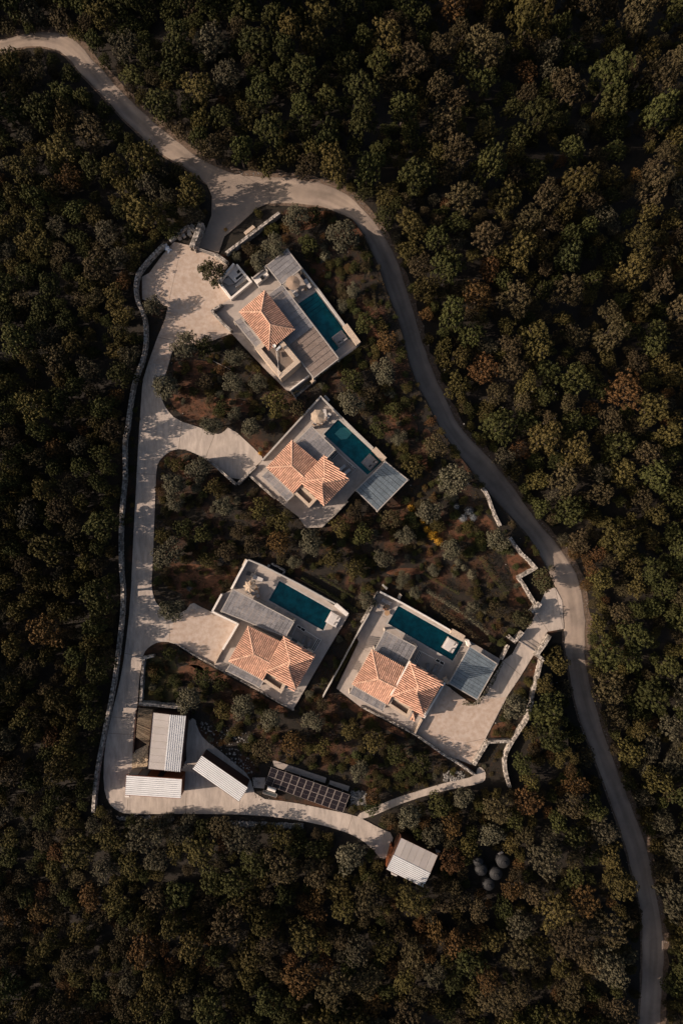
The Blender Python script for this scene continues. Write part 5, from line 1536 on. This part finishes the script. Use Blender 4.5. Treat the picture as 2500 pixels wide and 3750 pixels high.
for pts_, wd_ in WALLS:
    for i in range(len(pts_) - 1):
        a, b = np.array(pts_[i], float), np.array(pts_[i + 1], float)
        e = b - a; u = np.clip(((XX - a[0]) * e[0] + (YY - a[1]) * e[1]) / (e @ e), 0, 1)
        hard |= np.hypot(XX - a[0] - u * e[0], YY - a[1] - u * e[1]) < wd_ * S / 2 + 3
site = fill(SITE)
def at_(mask, x, y):
    i = int((y - GY0) / GS); j = int((x - GX0) / GS)
    return bool(mask[i, j]) if 0 <= i < NY and 0 <= j < NX else False
def near(mask, x, y, r):
    if at_(mask, x, y): return True
    for q in (.5, 1.0):
        for k in range(14):
            a = k * .4488
            if at_(mask, x + r * q * math.cos(a), y + r * q * math.sin(a)): return True
    return False

for o_ in OLIVES:
    px, py, r, k, lb = o_
    tree(k, px, py, r, lb, None, {'sage': 'olive_tree', 'gholm': 'evergreen_tree', 'holm': 'evergreen_tree', 'ochre': 'oak_tree', 'russet': 'oak_tree', 'umber': 'oak_tree', 'fresh': 'deciduous_tree'}[k], 'tree', hk=1.3 if k == 'sage' else 1.3)

# forest: spaced crowns over everything outside the site
taken = [(o_[0], o_[1], o_[2]) for o_ in OLIVES]
grid = {}
def gput(x, y, r):
    grid.setdefault((int(x // 80), int(y // 80)), []).append((x, y, r))
for q in taken: gput(*q)
def free(x, y, r, k):
    cx, cy = int(x // 80), int(y // 80)
    for i in range(cx - 2, cx + 3):
        for j in range(cy - 2, cy + 3):
            for a, b, c_ in grid.get((i, j), ()):
                if (a - x) ** 2 + (b - y) ** 2 < ((r + c_) * k) ** 2: return False
    return True
forest = []
for tries, (rl, rh), kk in ((900, (60, 76), .8), (6000, (42, 56), .74), (14000, (32, 42), .72), (22000, (22, 30), .7)):
    for _ in range(tries):
        x, y = R.uniform(-330, 2830), R.uniform(-330, 4080)
        r = R.uniform(rl, rh)
        if x < 520 and y > 700 and r > 44 and R.random() < .8: continue
        if y < 800 and x > 650 and r < 42 and R.random() < .45: continue
        if noise.noise((x / 150, y / 150, 21.)) > .28 and r > 26: continue
        if at_(site, x, y) and not (640 < x < 1750 and y > 2630 and rl < 50): continue
        big = y < 900 or (y > 3300)
        if near(hard, x, y, r * (.68 if x > 1980 and y > 2400 else .8)): continue
        if near(site, x, y, r * (.5 if x < 520 and y > 1300 else .75)): continue
        if not free(x, y, r, kk): continue
        gput(x, y, r); forest.append((x, y, r))
SHL = (('umber', 1463, 2020, 10, 'leftmost small brown ball shrub in the row of balls'), ('sage', 1490, 2038, 11, 'grey ball shrub second from the left in the row of balls'),
          ('holm', 1513, 2056, 11, 'green ball shrub at the lower end of the row of balls'), ('holm', 1539, 2017, 11, 'green ball shrub below the lowest yellow bush'), ('umber', 1519, 2003, 10, 'brown ball shrub above the row of balls'),
          ('sage', 1698, 2079, 13, 'grey clipped ball between the egg shaped shrub and the olive'), ('umber', 1708, 2048, 10, 'small brown ball above the grey clipped ball'), ('sage', 1677, 2059, 15, 'grey ball touching the olive from below'),
          ('sage', 1730, 2104, 20, 'larger egg shaped grey shrub on its own'), ('silver', 1670, 1856, 12, 'lone silver shrub left of the silver trio'), ('silver', 1717, 1872, 17, 'topmost silver shrub of the trio'),
          ('silver', 1697, 1898, 17, 'left lower silver shrub of the trio'), ('silver', 1733, 1895, 15, 'right lower silver shrub of the trio'), ('holm', 1606, 1817, 9, 'tiny round shrub below the largest right garden olive'),
          ('sage', 1190, 935, 22, 'dark round shrub in the garden right of the top pergola'), ('holm', 1240, 960, 18, 'faint round shrub right of the top sun deck'), ('sage', 1185, 900, 16, 'smaller round shrub above the dark round one'),
          ('umber', 1317, 1547, 12, 'reddish ball shrub beside the middle pool parapet'), ('umber', 1347, 1603, 14, 'second reddish ball shrub beside the middle pool parapet'), ('umber', 1383, 1622, 12, 'third reddish ball shrub beside the middle pool parapet'),
          ('umber', 1553, 2230, 16, 'copper brown ball shrub outside the longest pool parapet'), ('umber', 1626, 2278, 13, 'smaller copper ball shrub farther along the longest pool parapet'),
          ('holm', 2020, 2080, 12, 'small round shrub by the lane edge above the zigzag wall'))
YEL = ((1506, 1860, 15, 'topmost yellow flowering bush left of the olive'), (1526, 1885, 11, 'small yellow bush just below the topmost one'), (1547, 1908, 13, 'yellow bush in the middle of the yellow row'), (1563, 1938, 14, 'yellow bush second from the bottom of the row'), (1585, 1960, 19, 'brightest and largest yellow bush'), (1606, 1982, 16, 'lowest yellow bush of the row'),
          (953, 1660, 8, 'small yellow bush at the corner of the upper parking court'), (826, 840, 7, 'small yellow tuft by the straight wall'))
HED = [([(1549, 2097), (1600, 2128), (1680, 2172)], 17), ([(1764, 2034), (1790, 2080), (1825, 2130), (1863, 2170)], 36), ([(1104, 2114), (1180, 2160), (1309, 2240)], 22), ([(1164, 2108), (1230, 2145), (1297, 2187)], 14), ([(1580, 2205), (1760, 2350)], 40), ([(1560, 2160), (1790, 2320)], 26)]
for a in SHL: gput(a[1], a[2], a[3] * 1.3)
for a in YEL: gput(a[0], a[1], a[2] * 1.3)
for p_, w_ in HED:
    for c_ in resample(p_, 14): gput(c_[0], c_[1], w_ * .75)
BARE = [(600, 810, 1300, 1385), (600, 900, 1430, 1545), (600, 880, 2055, 2200), (1600, 1830, 1830, 2000), (1840, 1960, 1990, 2230), (1780, 1900, 2640, 2720), (1780, 1860, 2730, 2850), (1440, 1760, 2000, 2115), (860, 1010, 770, 880), (1140, 1400, 880, 1120), (520, 680, 2400, 2570), (740, 940, 2640, 2800)]
gtrees = []
for tries, (rl, rh) in ((2300, (34, 48)), (500, (22, 32))):
    for _ in range(tries):
        x, y = R.uniform(340, 2050), R.uniform(740, 3000); r = R.uniform(rl, rh)
        if not at_(site, x, y) or any(a < x < b and c_ < y < d_ for a, b, c_, d_ in BARE): continue
        if near(hard, x, y, r * .95) or not free(x, y, r, .9): continue
        gput(x, y, r); gtrees.append((x, y, r))
def kind_at(x, y):
    n1 = noise.noise((x / 330, y / 330, 3.1)); n2 = noise.noise((x / 170, y / 170, 9.7)); u = R.random()
    if y < 520: w_ = dict(holm=.5, ochre=.2, umber=.18, fgrey=.06, russet=.02, fresh=.0)
    elif x > 1500 and y < 2400: w_ = dict(holm=.2, ochre=.32, umber=.27, fgrey=.06, russet=.06, fresh=.0)
    elif y > 2950: w_ = dict(holm=.2, ochre=.27, umber=.24, fgrey=.09, russet=.08)
    else: w_ = dict(holm=.34, ochre=.33, umber=.16, fgrey=.07, russet=.04)
    w_ = dict(w_)
    w_['russet'] *= max(0, 1 + 3 * n1) * (1 if x > 1500 or y > 3000 else .4); w_['fgrey'] *= max(.1, 1 + 2.5 * n2); w_['holm'] *= max(.2, 1 - 1.5 * n1)
    t_ = sum(w_.values()) * u
    for k, q in w_.items():
        t_ -= q
        if t_ <= 0: return k
    return 'holm'
def hk_at(x, y):
    k = R.uniform(.8, 1.7) * (1 + .5 * noise.noise((x / 210, y / 210, 33.)))
    if y < 700 and x > 700: k *= 1.25
    if x < 520 and 880 < y < 1300: k = R.uniform(1.0, 1.4)
    elif x < 520 and 1300 < y < 2990: k = R.uniform(1.35, 2.1)
    if y > 2950 and y < 3250 and x < 1400: k = R.uniform(.7, 1.1)
    return k
inview = [q for q in forest if -20 < q[0] < 2520 and -20 < q[1] < 3770]
inview.sort(key=lambda q: -q[2])
singles = inview[:225]
ss = set(singles)
rest = [q for q in forest if q not in ss]
COLW = {'holm': 'dark green', 'ochre': 'ochre green', 'umber': 'brown', 'sage': 'grey green', 'fgrey': 'grey', 'russet': 'russet', 'fresh': 'fresh green'}
LM = [((180, 150), 'the top left lane'), ((480, 400), 'the sloping stretch of lane'), ((860, 640), 'the lane junction'), ((1180, 690), 'the top curve of the lane'), ((1420, 950), 'the bend right of the top villa'), ((1540, 1300), 'the lane beside the upper pool'), ((1800, 1750), 'the lane beside the right garden'), ((2090, 2120), 'the driveway entrance'), ((2140, 2420), 'the straight shaded lane'), ((2260, 2950), 'the lower lane'), ((2390, 3500), 'the bottom right lane'), ((510, 1100), 'the courtyard wall'), ((470, 1450), 'the upper boundary wall'), ((445, 1900), 'the middle boundary wall'), ((430, 2400), 'the lower boundary wall'), ((360, 2800), 'the road bend by the sheds'), ((700, 2990), 'the service road'), ((1150, 3020), 'the solar array road'), ((1500, 3230), 'the lone shed'), ((1800, 3200), 'the black tanks'), ((1900, 2900), 'the curved garden wall'), ((2000, 200), 'the top edge of the photo'), ((1300, 100), 'the top edge of the photo'), ((60, 900), 'the left edge of the photo'), ((60, 1700), 'the left edge of the photo'), ((60, 2500), 'the left edge of the photo'), ((60, 3300), 'the left edge of the photo'), ((2440, 700), 'the right edge of the photo'), ((2440, 1500), 'the right edge of the photo'), ((2440, 2300), 'the right edge of the photo'), ((600, 3680), 'the bottom edge of the photo'), ((1300, 3680), 'the bottom edge of the photo'), ((2000, 3680), 'the bottom edge of the photo')]
lab = {}
for q in singles:
    x, y, r = q
    k = kind_at(x, y)
    (lx, ly), nm = min(LM, key=lambda l: math.dist(l[0], (x, y)))
    dx, dy = x - lx, y - ly
    third = ('upper left', 'upper middle', 'upper right', 'middle left', 'centre', 'middle right', 'lower left', 'lower middle', 'lower right')[min(2, int(y // 1250)) * 3 + min(2, int(x // 834))]
    if 'edge' in nm:
        txt = f'{COLW[k]} forest tree by {nm.replace(" of the photo", "")}, {third}'
    else:
        side = ('right of' if dx > 0 else 'left of') if abs(dx) > abs(dy) else ('below' if dy > 0 else 'above')
        txt = f'{COLW[k]} forest tree {side} {nm}'.replace('the bend right of the top villa', 'the bend by the top villa')
    lab.setdefault(txt, []).append((q, k, 'forest_tree'))
GLM = [((985, 1180), 'the top villa'), ((720, 1400), 'the round planting island'), ((1370, 1100), 'the top pool'), ((1400, 1480), 'the lane side garden'), ((1130, 1740), 'the middle villa'), ((700, 1900), 'the roadside olives'), ((900, 1950), 'the middle garden'), ((1300, 2050), 'the long hedge'), ((1500, 1950), 'the yellow bushes'), ((1000, 2420), 'the lower left villa'), ((700, 2480), 'the left parking court'), ((1450, 2510), 'the lower right villa'), ((950, 2720), 'the rocky bank'), ((1130, 2780), 'the solar array'), ((1500, 2830), 'the garden path'), ((1750, 2280), 'the driveway'), ((1640, 2150), 'the shrub field')]
for q in gtrees:
    x, y, r = q
    k = R.choices(['sage', 'ochre', 'holm', 'umber', 'russet'], [.2, .28, .26, .2, .06])[0]
    (lx, ly), nm = min(GLM, key=lambda l: math.dist(l[0], (x, y)))
    dx, dy = x - lx, y - ly
    side = ('right of' if dx > 0 else 'left of') if abs(dx) > abs(dy) else ('below' if dy > 0 else 'above')
    lab.setdefault(f'{COLW[k]} garden tree {side} {nm}', []).append((q, k, 'garden_tree'))
ORD = ['first', 'second', 'third', 'fourth', 'fifth', 'sixth', 'seventh', 'eighth', 'ninth', 'tenth', 'eleventh', 'twelfth']
for txt, l in lab.items():
    l.sort(key=lambda e: e[0][1])
    for i, (q, k, tn) in enumerate(l):
        if len(l) == 1: tx = 'only ' + txt
        elif i == 0: tx = 'topmost ' + txt
        elif i == len(l) - 1: tx = 'lowest ' + txt
        else: tx = ORD[i] + ' from the top, ' + txt
        tree(k, q[0], q[1], q[2], tx, 'forest trees around the villas' if tn == 'forest_tree' else 'smaller trees in the gardens', tn, 'tree', hk=hk_at(q[0], q[1]) if tn == 'forest_tree' else R.uniform(.9, 1.3))

# the remaining trees and undergrowth as one mass
def instancer(name, label, pts, idx, scl, rot, meshes):
    coll = bpy.data.collections.new(name + '_models')
    for i, ml in enumerate(meshes):
        for j, me in enumerate(ml):
            o = bpy.data.objects.new(f'm{i:02d}_{j}', me); coll.objects.link(o)
    me = bpy.data.meshes.new(name)
    me.vertices.add(len(pts)); me.vertices.foreach_set('co', np.array(pts, np.float32).ravel())
    for nm, ty, arr in (('pick', 'INT', idx), ('scl', 'FLOAT_VECTOR', scl), ('rot', 'FLOAT_VECTOR', rot)):
        a = me.attributes.new(nm, ty, 'POINT')
        if ty == 'INT': a.data.foreach_set('value', np.array(arr, np.int32))
        else: a.data.foreach_set('vector', np.array(arr, np.float32).ravel())
    o = bpy.data.objects.new(name, me); COL.objects.link(o)
    o['label'] = label; o['kind'] = 'stuff'
    g = bpy.data.node_groups.new(name + '_nodes', 'GeometryNodeTree')
    g.interface.new_socket('Geometry', in_out='INPUT', socket_type='NodeSocketGeometry')
    g.interface.new_socket('Geometry', in_out='OUTPUT', socket_type='NodeSocketGeometry')
    N = g.nodes; L = g.links
    gi = N.new('NodeGroupInput'); go = N.new('NodeGroupOutput')
    ci = N.new('GeometryNodeCollectionInfo'); ci.inputs['Collection'].default_value = coll
    ci.inputs['Separate Children'].default_value = True; ci.inputs['Reset Children'].default_value = True
    ip = N.new('GeometryNodeInstanceOnPoints'); ip.inputs['Pick Instance'].default_value = True
    def na(nm, ty):
        a = N.new('GeometryNodeInputNamedAttribute'); a.data_type = ty; a.inputs['Name'].default_value = nm; return a.outputs['Attribute']
    L.new(gi.outputs[0], ip.inputs['Points']); L.new(ci.outputs[0], ip.inputs['Instance'])
    L.new(na('pick', 'INT'), ip.inputs['Instance Index']); L.new(na('rot', 'FLOAT_VECTOR'), ip.inputs['Rotation']); L.new(na('scl', 'FLOAT_VECTOR'), ip.inputs['Scale'])
    L.new(ip.outputs[0], go.inputs[0])
    md = o.modifiers.new('scatter', 'NODES'); md.node_group = g
    return o
KL = list(CROWN)
models = []; base_i = {}
cnt = 0
for k in KL:
    base_i[k] = (cnt, len(CROWN[k])); models.append(CROWN[k]); cnt += len(CROWN[k])
models.append(TRUNK); base_i['trunk'] = (cnt, len(TRUNK))
pts, idx, scl, rot = [], [], [], []
def put(k, x, y, z, s, hk):
    b, m = base_i[k]
    rz_ = R.uniform(0, 6.28)
    pts.append((x, y, z)); idx.append(b + R.randrange(m)); scl.append((s * (e_ := R.uniform(.84, 1.16)), s / e_, s * hk)); rot.append((0, 0, rz_))
    b, m = base_i['trunk']
    pts.append((x, y, z)); idx.append(b + R.randrange(m)); scl.append((s * (e_ := R.uniform(.84, 1.16)), s / e_, s * hk)); rot.append((0, 0, rz_))
for x, y, r in rest:
    s = r / 2 / S; hk = hk_at(x, y)
    X, Y, Z = PG(x, y, 3.6 * s * hk * .6); Z -= 3.6 * s * hk * .6
    put(kind_at(x, y), X, Y, Z, s, hk)
# low undergrowth between the crowns
for _ in range(2600):
    x, y = R.uniform(-330, 2830), R.uniform(-330, 4080)
    r = R.uniform(14, 26)
    if at_(site, x, y) or near(hard, x, y, r * .8): continue
    s = r / 2 / S; X, Y, Z = PG(x, y, .4); Z -= .4
    put(kind_at(x, y), X, Y, Z - .2, s, R.uniform(.8, 1.3))
instancer('forest_thicket', 'dense maquis thicket of smaller trees filling the slopes', pts, idx, scl, rot, models)

# garden scrub
gp, gi_, gs_, gr_ = [], [], [], []
pts, idx, scl, rot = [], [], [], []
def dens(x, y):
    if 590 < x < 900 and 1300 < y < 1380: return .35
    if 600 < x < 880 and 1400 < y < 1540: return .45
    if 600 < x < 870 and 2060 < y < 2210: return .45
    if 1560 < x < 1800 and 1800 < y < 2000: return .4
    if 1850 < x < 1940 and 1990 < y < 2110: return .2
    if 1280 < x < 1420 and 1150 < y < 1400: return .8
    return .75
for _ in range(6500):
    x, y = R.uniform(330, 2050), R.uniform(730, 3060)
    if not at_(site, x, y): continue
    r = R.uniform(7, 17) if R.random() < .85 else R.uniform(16, 26)
    if near(hard, x, y, r * .9): continue
    if noise.noise((x / 60, y / 60, 1.3)) > dens(x, y) * .55 - .1: continue
    if not free(x, y, r, .62): continue
    s = r / 2 / S; X, Y, Z = PG(x, y, .2); 
    k = R.choices(['holm', 'ochre', 'umber', 'russet', 'sage', 'fresh'], [.32, .26, .22, .08, .05, .07])[0]
    put(k, X, Y, -.12 * s, s, R.uniform(.55, .9))
instancer('garden_scrub', 'low mixed shrubs and weeds scattered over the garden slopes', pts, idx, scl, rot, models)

# ground cover tufts
cn_, nr_, sz_, tn_ = [], [], [], []
for _ in range(34000):
    x, y = R.uniform(330, 2050), R.uniform(730, 3060)
    if not at_(site, x, y) or at_(hard, x, y): continue
    if noise.noise((x / 35, y / 35, 5.5)) > .2: continue
    X, Y = P(x, y, 0)
    t0 = R.random()
    for k in range(5):
        cn_.append((X + R.gauss(0, .11), Y + R.gauss(0, .11), R.uniform(.03, .16))); nr_.append((R.gauss(0, .5), R.gauss(0, .5), 1)); sz_.append(R.uniform(.07, .17)); tn_.append(t0 * .6 + R.random() * .4)
M['weeds'] = leafmat('weeds', (.026, .024, .011), (.060, .034, .015), 0, .5)
gcm = leaf_mesh('ground_cover', np.array(cn_), np.array(nr_), np.array(sz_), np.array(tn_), M['weeds'])
o = bpy.data.objects.new('ground_cover', gcm); COL.objects.link(o); o['kind'] = 'stuff'; o['label'] = 'dry grass and weeds on the garden soil'

# clipped shrubs
def shrub_mesh(name, mt, n_=420, leaf=.2, jag=.17):
    d = rand_dirs(n_, -.2); p = d * NR.uniform(1 - jag * 2, 1 + jag, (n_, 1)) * np.array([1, 1, .85]); p[:, 2] += .45
    return leaf_mesh(name, p, d + rand_dirs(n_) * .45, NR.uniform(.7, 1.3, n_) * leaf, NR.random(n_), mt)
SH = {k: shrub_mesh('foliage', M[k]) for k in ('sage', 'holm', 'silver', 'yellow', 'umber')}
def shrub(k, px, py, r, lb, cat='shrub', name='round_shrub', group='round shrubs in the gardens'):
    s = r / S * .98
    x, y = P(px, py, s * .8)
    t = thing(name, lb, cat, (x, y, 0), group)
    t.scale = (s, s, s); t.rotation_euler = (0, 0, R.uniform(0, 6))
    obj('foliage', SH[k], None, t)
    mb = MB().tube([(0, 0, -.2), (0, 0, .5)], [.08, .05], 5)
    obj('stem', (mb.v, mb.f), M['trunk'], None)
    o = bpy.data.objects[-1] if False else None
    return t
def shrub2(*a, **k):
    return shrub(*a, **k)
stem_me = None
def shrub(k, px, py, r, lb, cat='shrub', name='round_shrub', group='round shrubs in the gardens'):
    global stem_me
    s = r / S * .98
    x, y = P(px, py, s * .8)
    t = thing(name, lb, cat, (x, y, 0), group)
    t.scale = (s, s, s); t.rotation_euler = (0, 0, R.uniform(0, 6))
    obj('foliage', SH[k], None, t)
    if stem_me is None:
        mb = MB().tube([(0, 0, -.2), (0, 0, .5)], [.08, .05], 5)
        stem_me = bpy.data.meshes.new('stem'); stem_me.from_pydata([tuple(p) for p in mb.v], [], mb.f); stem_me.materials.append(M['trunk'])
    obj('stem', stem_me, None, t)
    return t
for a in SHL:
    shrub(*a)
for a in YEL:
    shrub('yellow', a[0], a[1], a[2], a[3], 'flowering shrub', 'flowering_shrub', 'yellow flowering shrubs')
def hedge(pts_, wpx, h, lb, k='holm', dn=55, leaf=.13):
    c_ = resample(pts_, 40); L = sum(math.dist(c_[i], c_[i + 1]) for i in range(39)) / S
    n_ = int(L * dn * wpx / 14)
    cen, nor = [], []
    for _ in range(n_):
        u = R.uniform(0, 38.99); i = int(u); p = lerp(c_[i], c_[i + 1], u - i)
        e = (c_[i + 1][0] - c_[i][0], c_[i + 1][1] - c_[i][1]); l = math.hypot(*e)
        w_ = wpx * (.85 + .3 * noise.noise((p[0] / 14, p[1] / 14, 2)))
        a = R.uniform(-1.25, 1.25); r = 1 + .12 * noise.noise((p[0] / 8, p[1] / 8, a))
        o_ = math.sin(a) * w_ / 2 * r
        X, Y = P(p[0] - e[1] / l * o_, p[1] + e[0] / l * o_, h * .7)
        zz_ = h * max(.08, math.cos(a) ** .6 if abs(a) < 1.5 else 0) * r + R.uniform(-.05, .05)
        if abs(a) > 1.0: zz_ = R.uniform(.05, h * .8)
        cen.append((X, Y, zz_)); nor.append((-e[1] / l * math.sin(a) + R.gauss(0, .35), -e[0] / l * math.sin(a) + R.gauss(0, .35), math.cos(a) + .1))
    cen = np.array(cen); loc = cen.mean(0); loc[2] = 0
    t = thing('hedge', lb, 'hedge', tuple(loc))
    me = leaf_mesh('foliage', cen - loc, np.array(nor), NR.uniform(.7, 1.3, n_) * leaf, NR.random(n_), M[k])
    obj('foliage', me, None, t)
    sp = MB()
    for i in range(1, 39, 3):
        X, Y = P(*c_[i], 0); sp.tube([(X - loc[0], Y - loc[1], 0), (X - loc[0], Y - loc[1], h * .7)], [.04, .02], 5)
    me = bpy.data.meshes.new('stems'); me.from_pydata([tuple(p) for p in sp.v], [], sp.f); me.materials.append(M['trunk'])
    o = obj('stems', me, None, t); o['kind'] = 'stuff'
hedge([(1549, 2097), (1600, 2128), (1680, 2172)], 17, .7, 'thin clipped hedge slanting below the clipped balls')
hedge([(1764, 2034), (1790, 2080), (1825, 2130), (1863, 2170)], 36, 1.1, 'broad uneven hedge running down towards the driveway entrance', 'holm', 45)
hedge([(1104, 2114), (1180, 2160), (1309, 2240)], 22, .9, 'long dense hedge outside the lower left pool', 'holm')
hedge([(1164, 2108), (1230, 2145), (1297, 2187)], 14, .6, 'shorter thin hedge parallel to the long dense one')
hedge([(1330, 860), (1350, 940), (1352, 1010)], 16, .7, 'narrow hedge strip inside the lane bend', 'umber')
hedge([(1365, 1060), (1385, 1160), (1420, 1260), (1430, 1310)], 22, .8, 'loose hedge strip between the top pool and the lane', 'umber')
hedge([(1300, 2345), (1262, 2420), (1225, 2490)], 24, .8, 'dark hedge left of the lower right villa terrace', 'holm')
hedge([(1690, 2575), (1745, 2578), (1800, 2500), (1835, 2425)], 20, .8, 'dark hedge wrapping the large blue grey pergola', 'holm')
hedge([(1060, 1455), (1130, 1400), (1300, 1285)], 14, .6, 'leafy edging below the terrace end of the top villa', 'ochre')
hedge([(900, 1300), (960, 1380), (1040, 1440)], 18, .7, 'leafy edging along the lower left side of the upper terrace', 'ochre')
hedge([(1580, 2205), (1640, 2250), (1700, 2300), (1760, 2350)], 40, 1.0, 'wide shrub border outside the longest pool', 'umber', 40)
hedge([(1560, 2160), (1650, 2215), (1740, 2275), (1790, 2320)], 26, .8, 'second shrub border parallel to the longest pool', 'sage', 40)
def agave(px, py, r, lb):
    x, y = P(px, py, .2); rr = r / S
    t = thing('agave', lb, 'agave', (x, y, 0), 'spiky rosettes in the gardens')
    mb = MB()
    for k in range(22):
        a = k * 2.399; el = .15 + .9 * (k / 22)
        L = rr * (1.05 - .3 * k / 22)
        d = Vector((math.cos(a) * math.cos(el), math.sin(a) * math.cos(el), math.sin(el))); sd_ = Vector((-math.sin(a), math.cos(a), 0)) * .035
        b0 = Vector((0, 0, .05)); m_ = b0 + d * L * .5; tp = b0 + d * L - Vector((0, 0, .06))
        mb.add([b0 - sd_, b0 + sd_, m_ + sd_ * 1.3, tp, m_ - sd_ * 1.3], [(0, 1, 2, 3, 4)])
    me = bpy.data.meshes.new('leaves'); me.from_pydata([tuple(p) for p in mb.v], [], mb.f); me.materials.append(M['silver']); 
    obj('leaves', me, None, t)['kind'] = 'stuff'
agave(815, 2047, 20, 'larger pale spiky agave in the garden above the lower left deck')
agave(693, 2154, 16, 'pale spiky agave on the red earth above the left parking court')
agave(872, 1310, 16, 'dim spiky rosette left of the upper terrace')
agave(1175, 1085 - 130, 14, 'spiky rosette in the dark garden right of the top pergola')

# rubble
mb = MB()
def rub(n_, x0, x1, y0, y1, f_, sz=(.06, .2)):
    for _ in range(n_):
        x = R.uniform(x0, x1); y = R.uniform(y0, y1) + f_(x)
        if at_(hard, x, y): continue
        X, Y = P(x, y, 0); mb.rock((X, Y, .05), R.uniform(*sz), .7, R.random())
rub(900, 820, 1110, -9, 9, lambda x: 3016 + (x - 820) * .03)
rub(200, 430, 640, -8, 8, lambda x: 2996)
rub(350, 1285, 1340, 2895, 2960, lambda x: 0, (.08, .22))
rub(120, 895, 935, 2905, 2925, lambda x: 0, (.08, .24))
rub(300, 735, 930, 2640, 2790, lambda x: (x - 735) * .25, (.05, .17))
rub(160, 1620, 1700, 2822, 2862, lambda x: 0)
rub(250, 330, 2050, 800, 3000, lambda x: 0, (.04, .1))
top('rubble', mb.me(), M['rubble'], '', '', (0, 0, 0))
o = bpy.data.objects['rubble']; o['kind'] = 'stuff'; o['label'] = 'loose pale rubble along the service road and rocky bank'
if 'category' in o: del o['category']
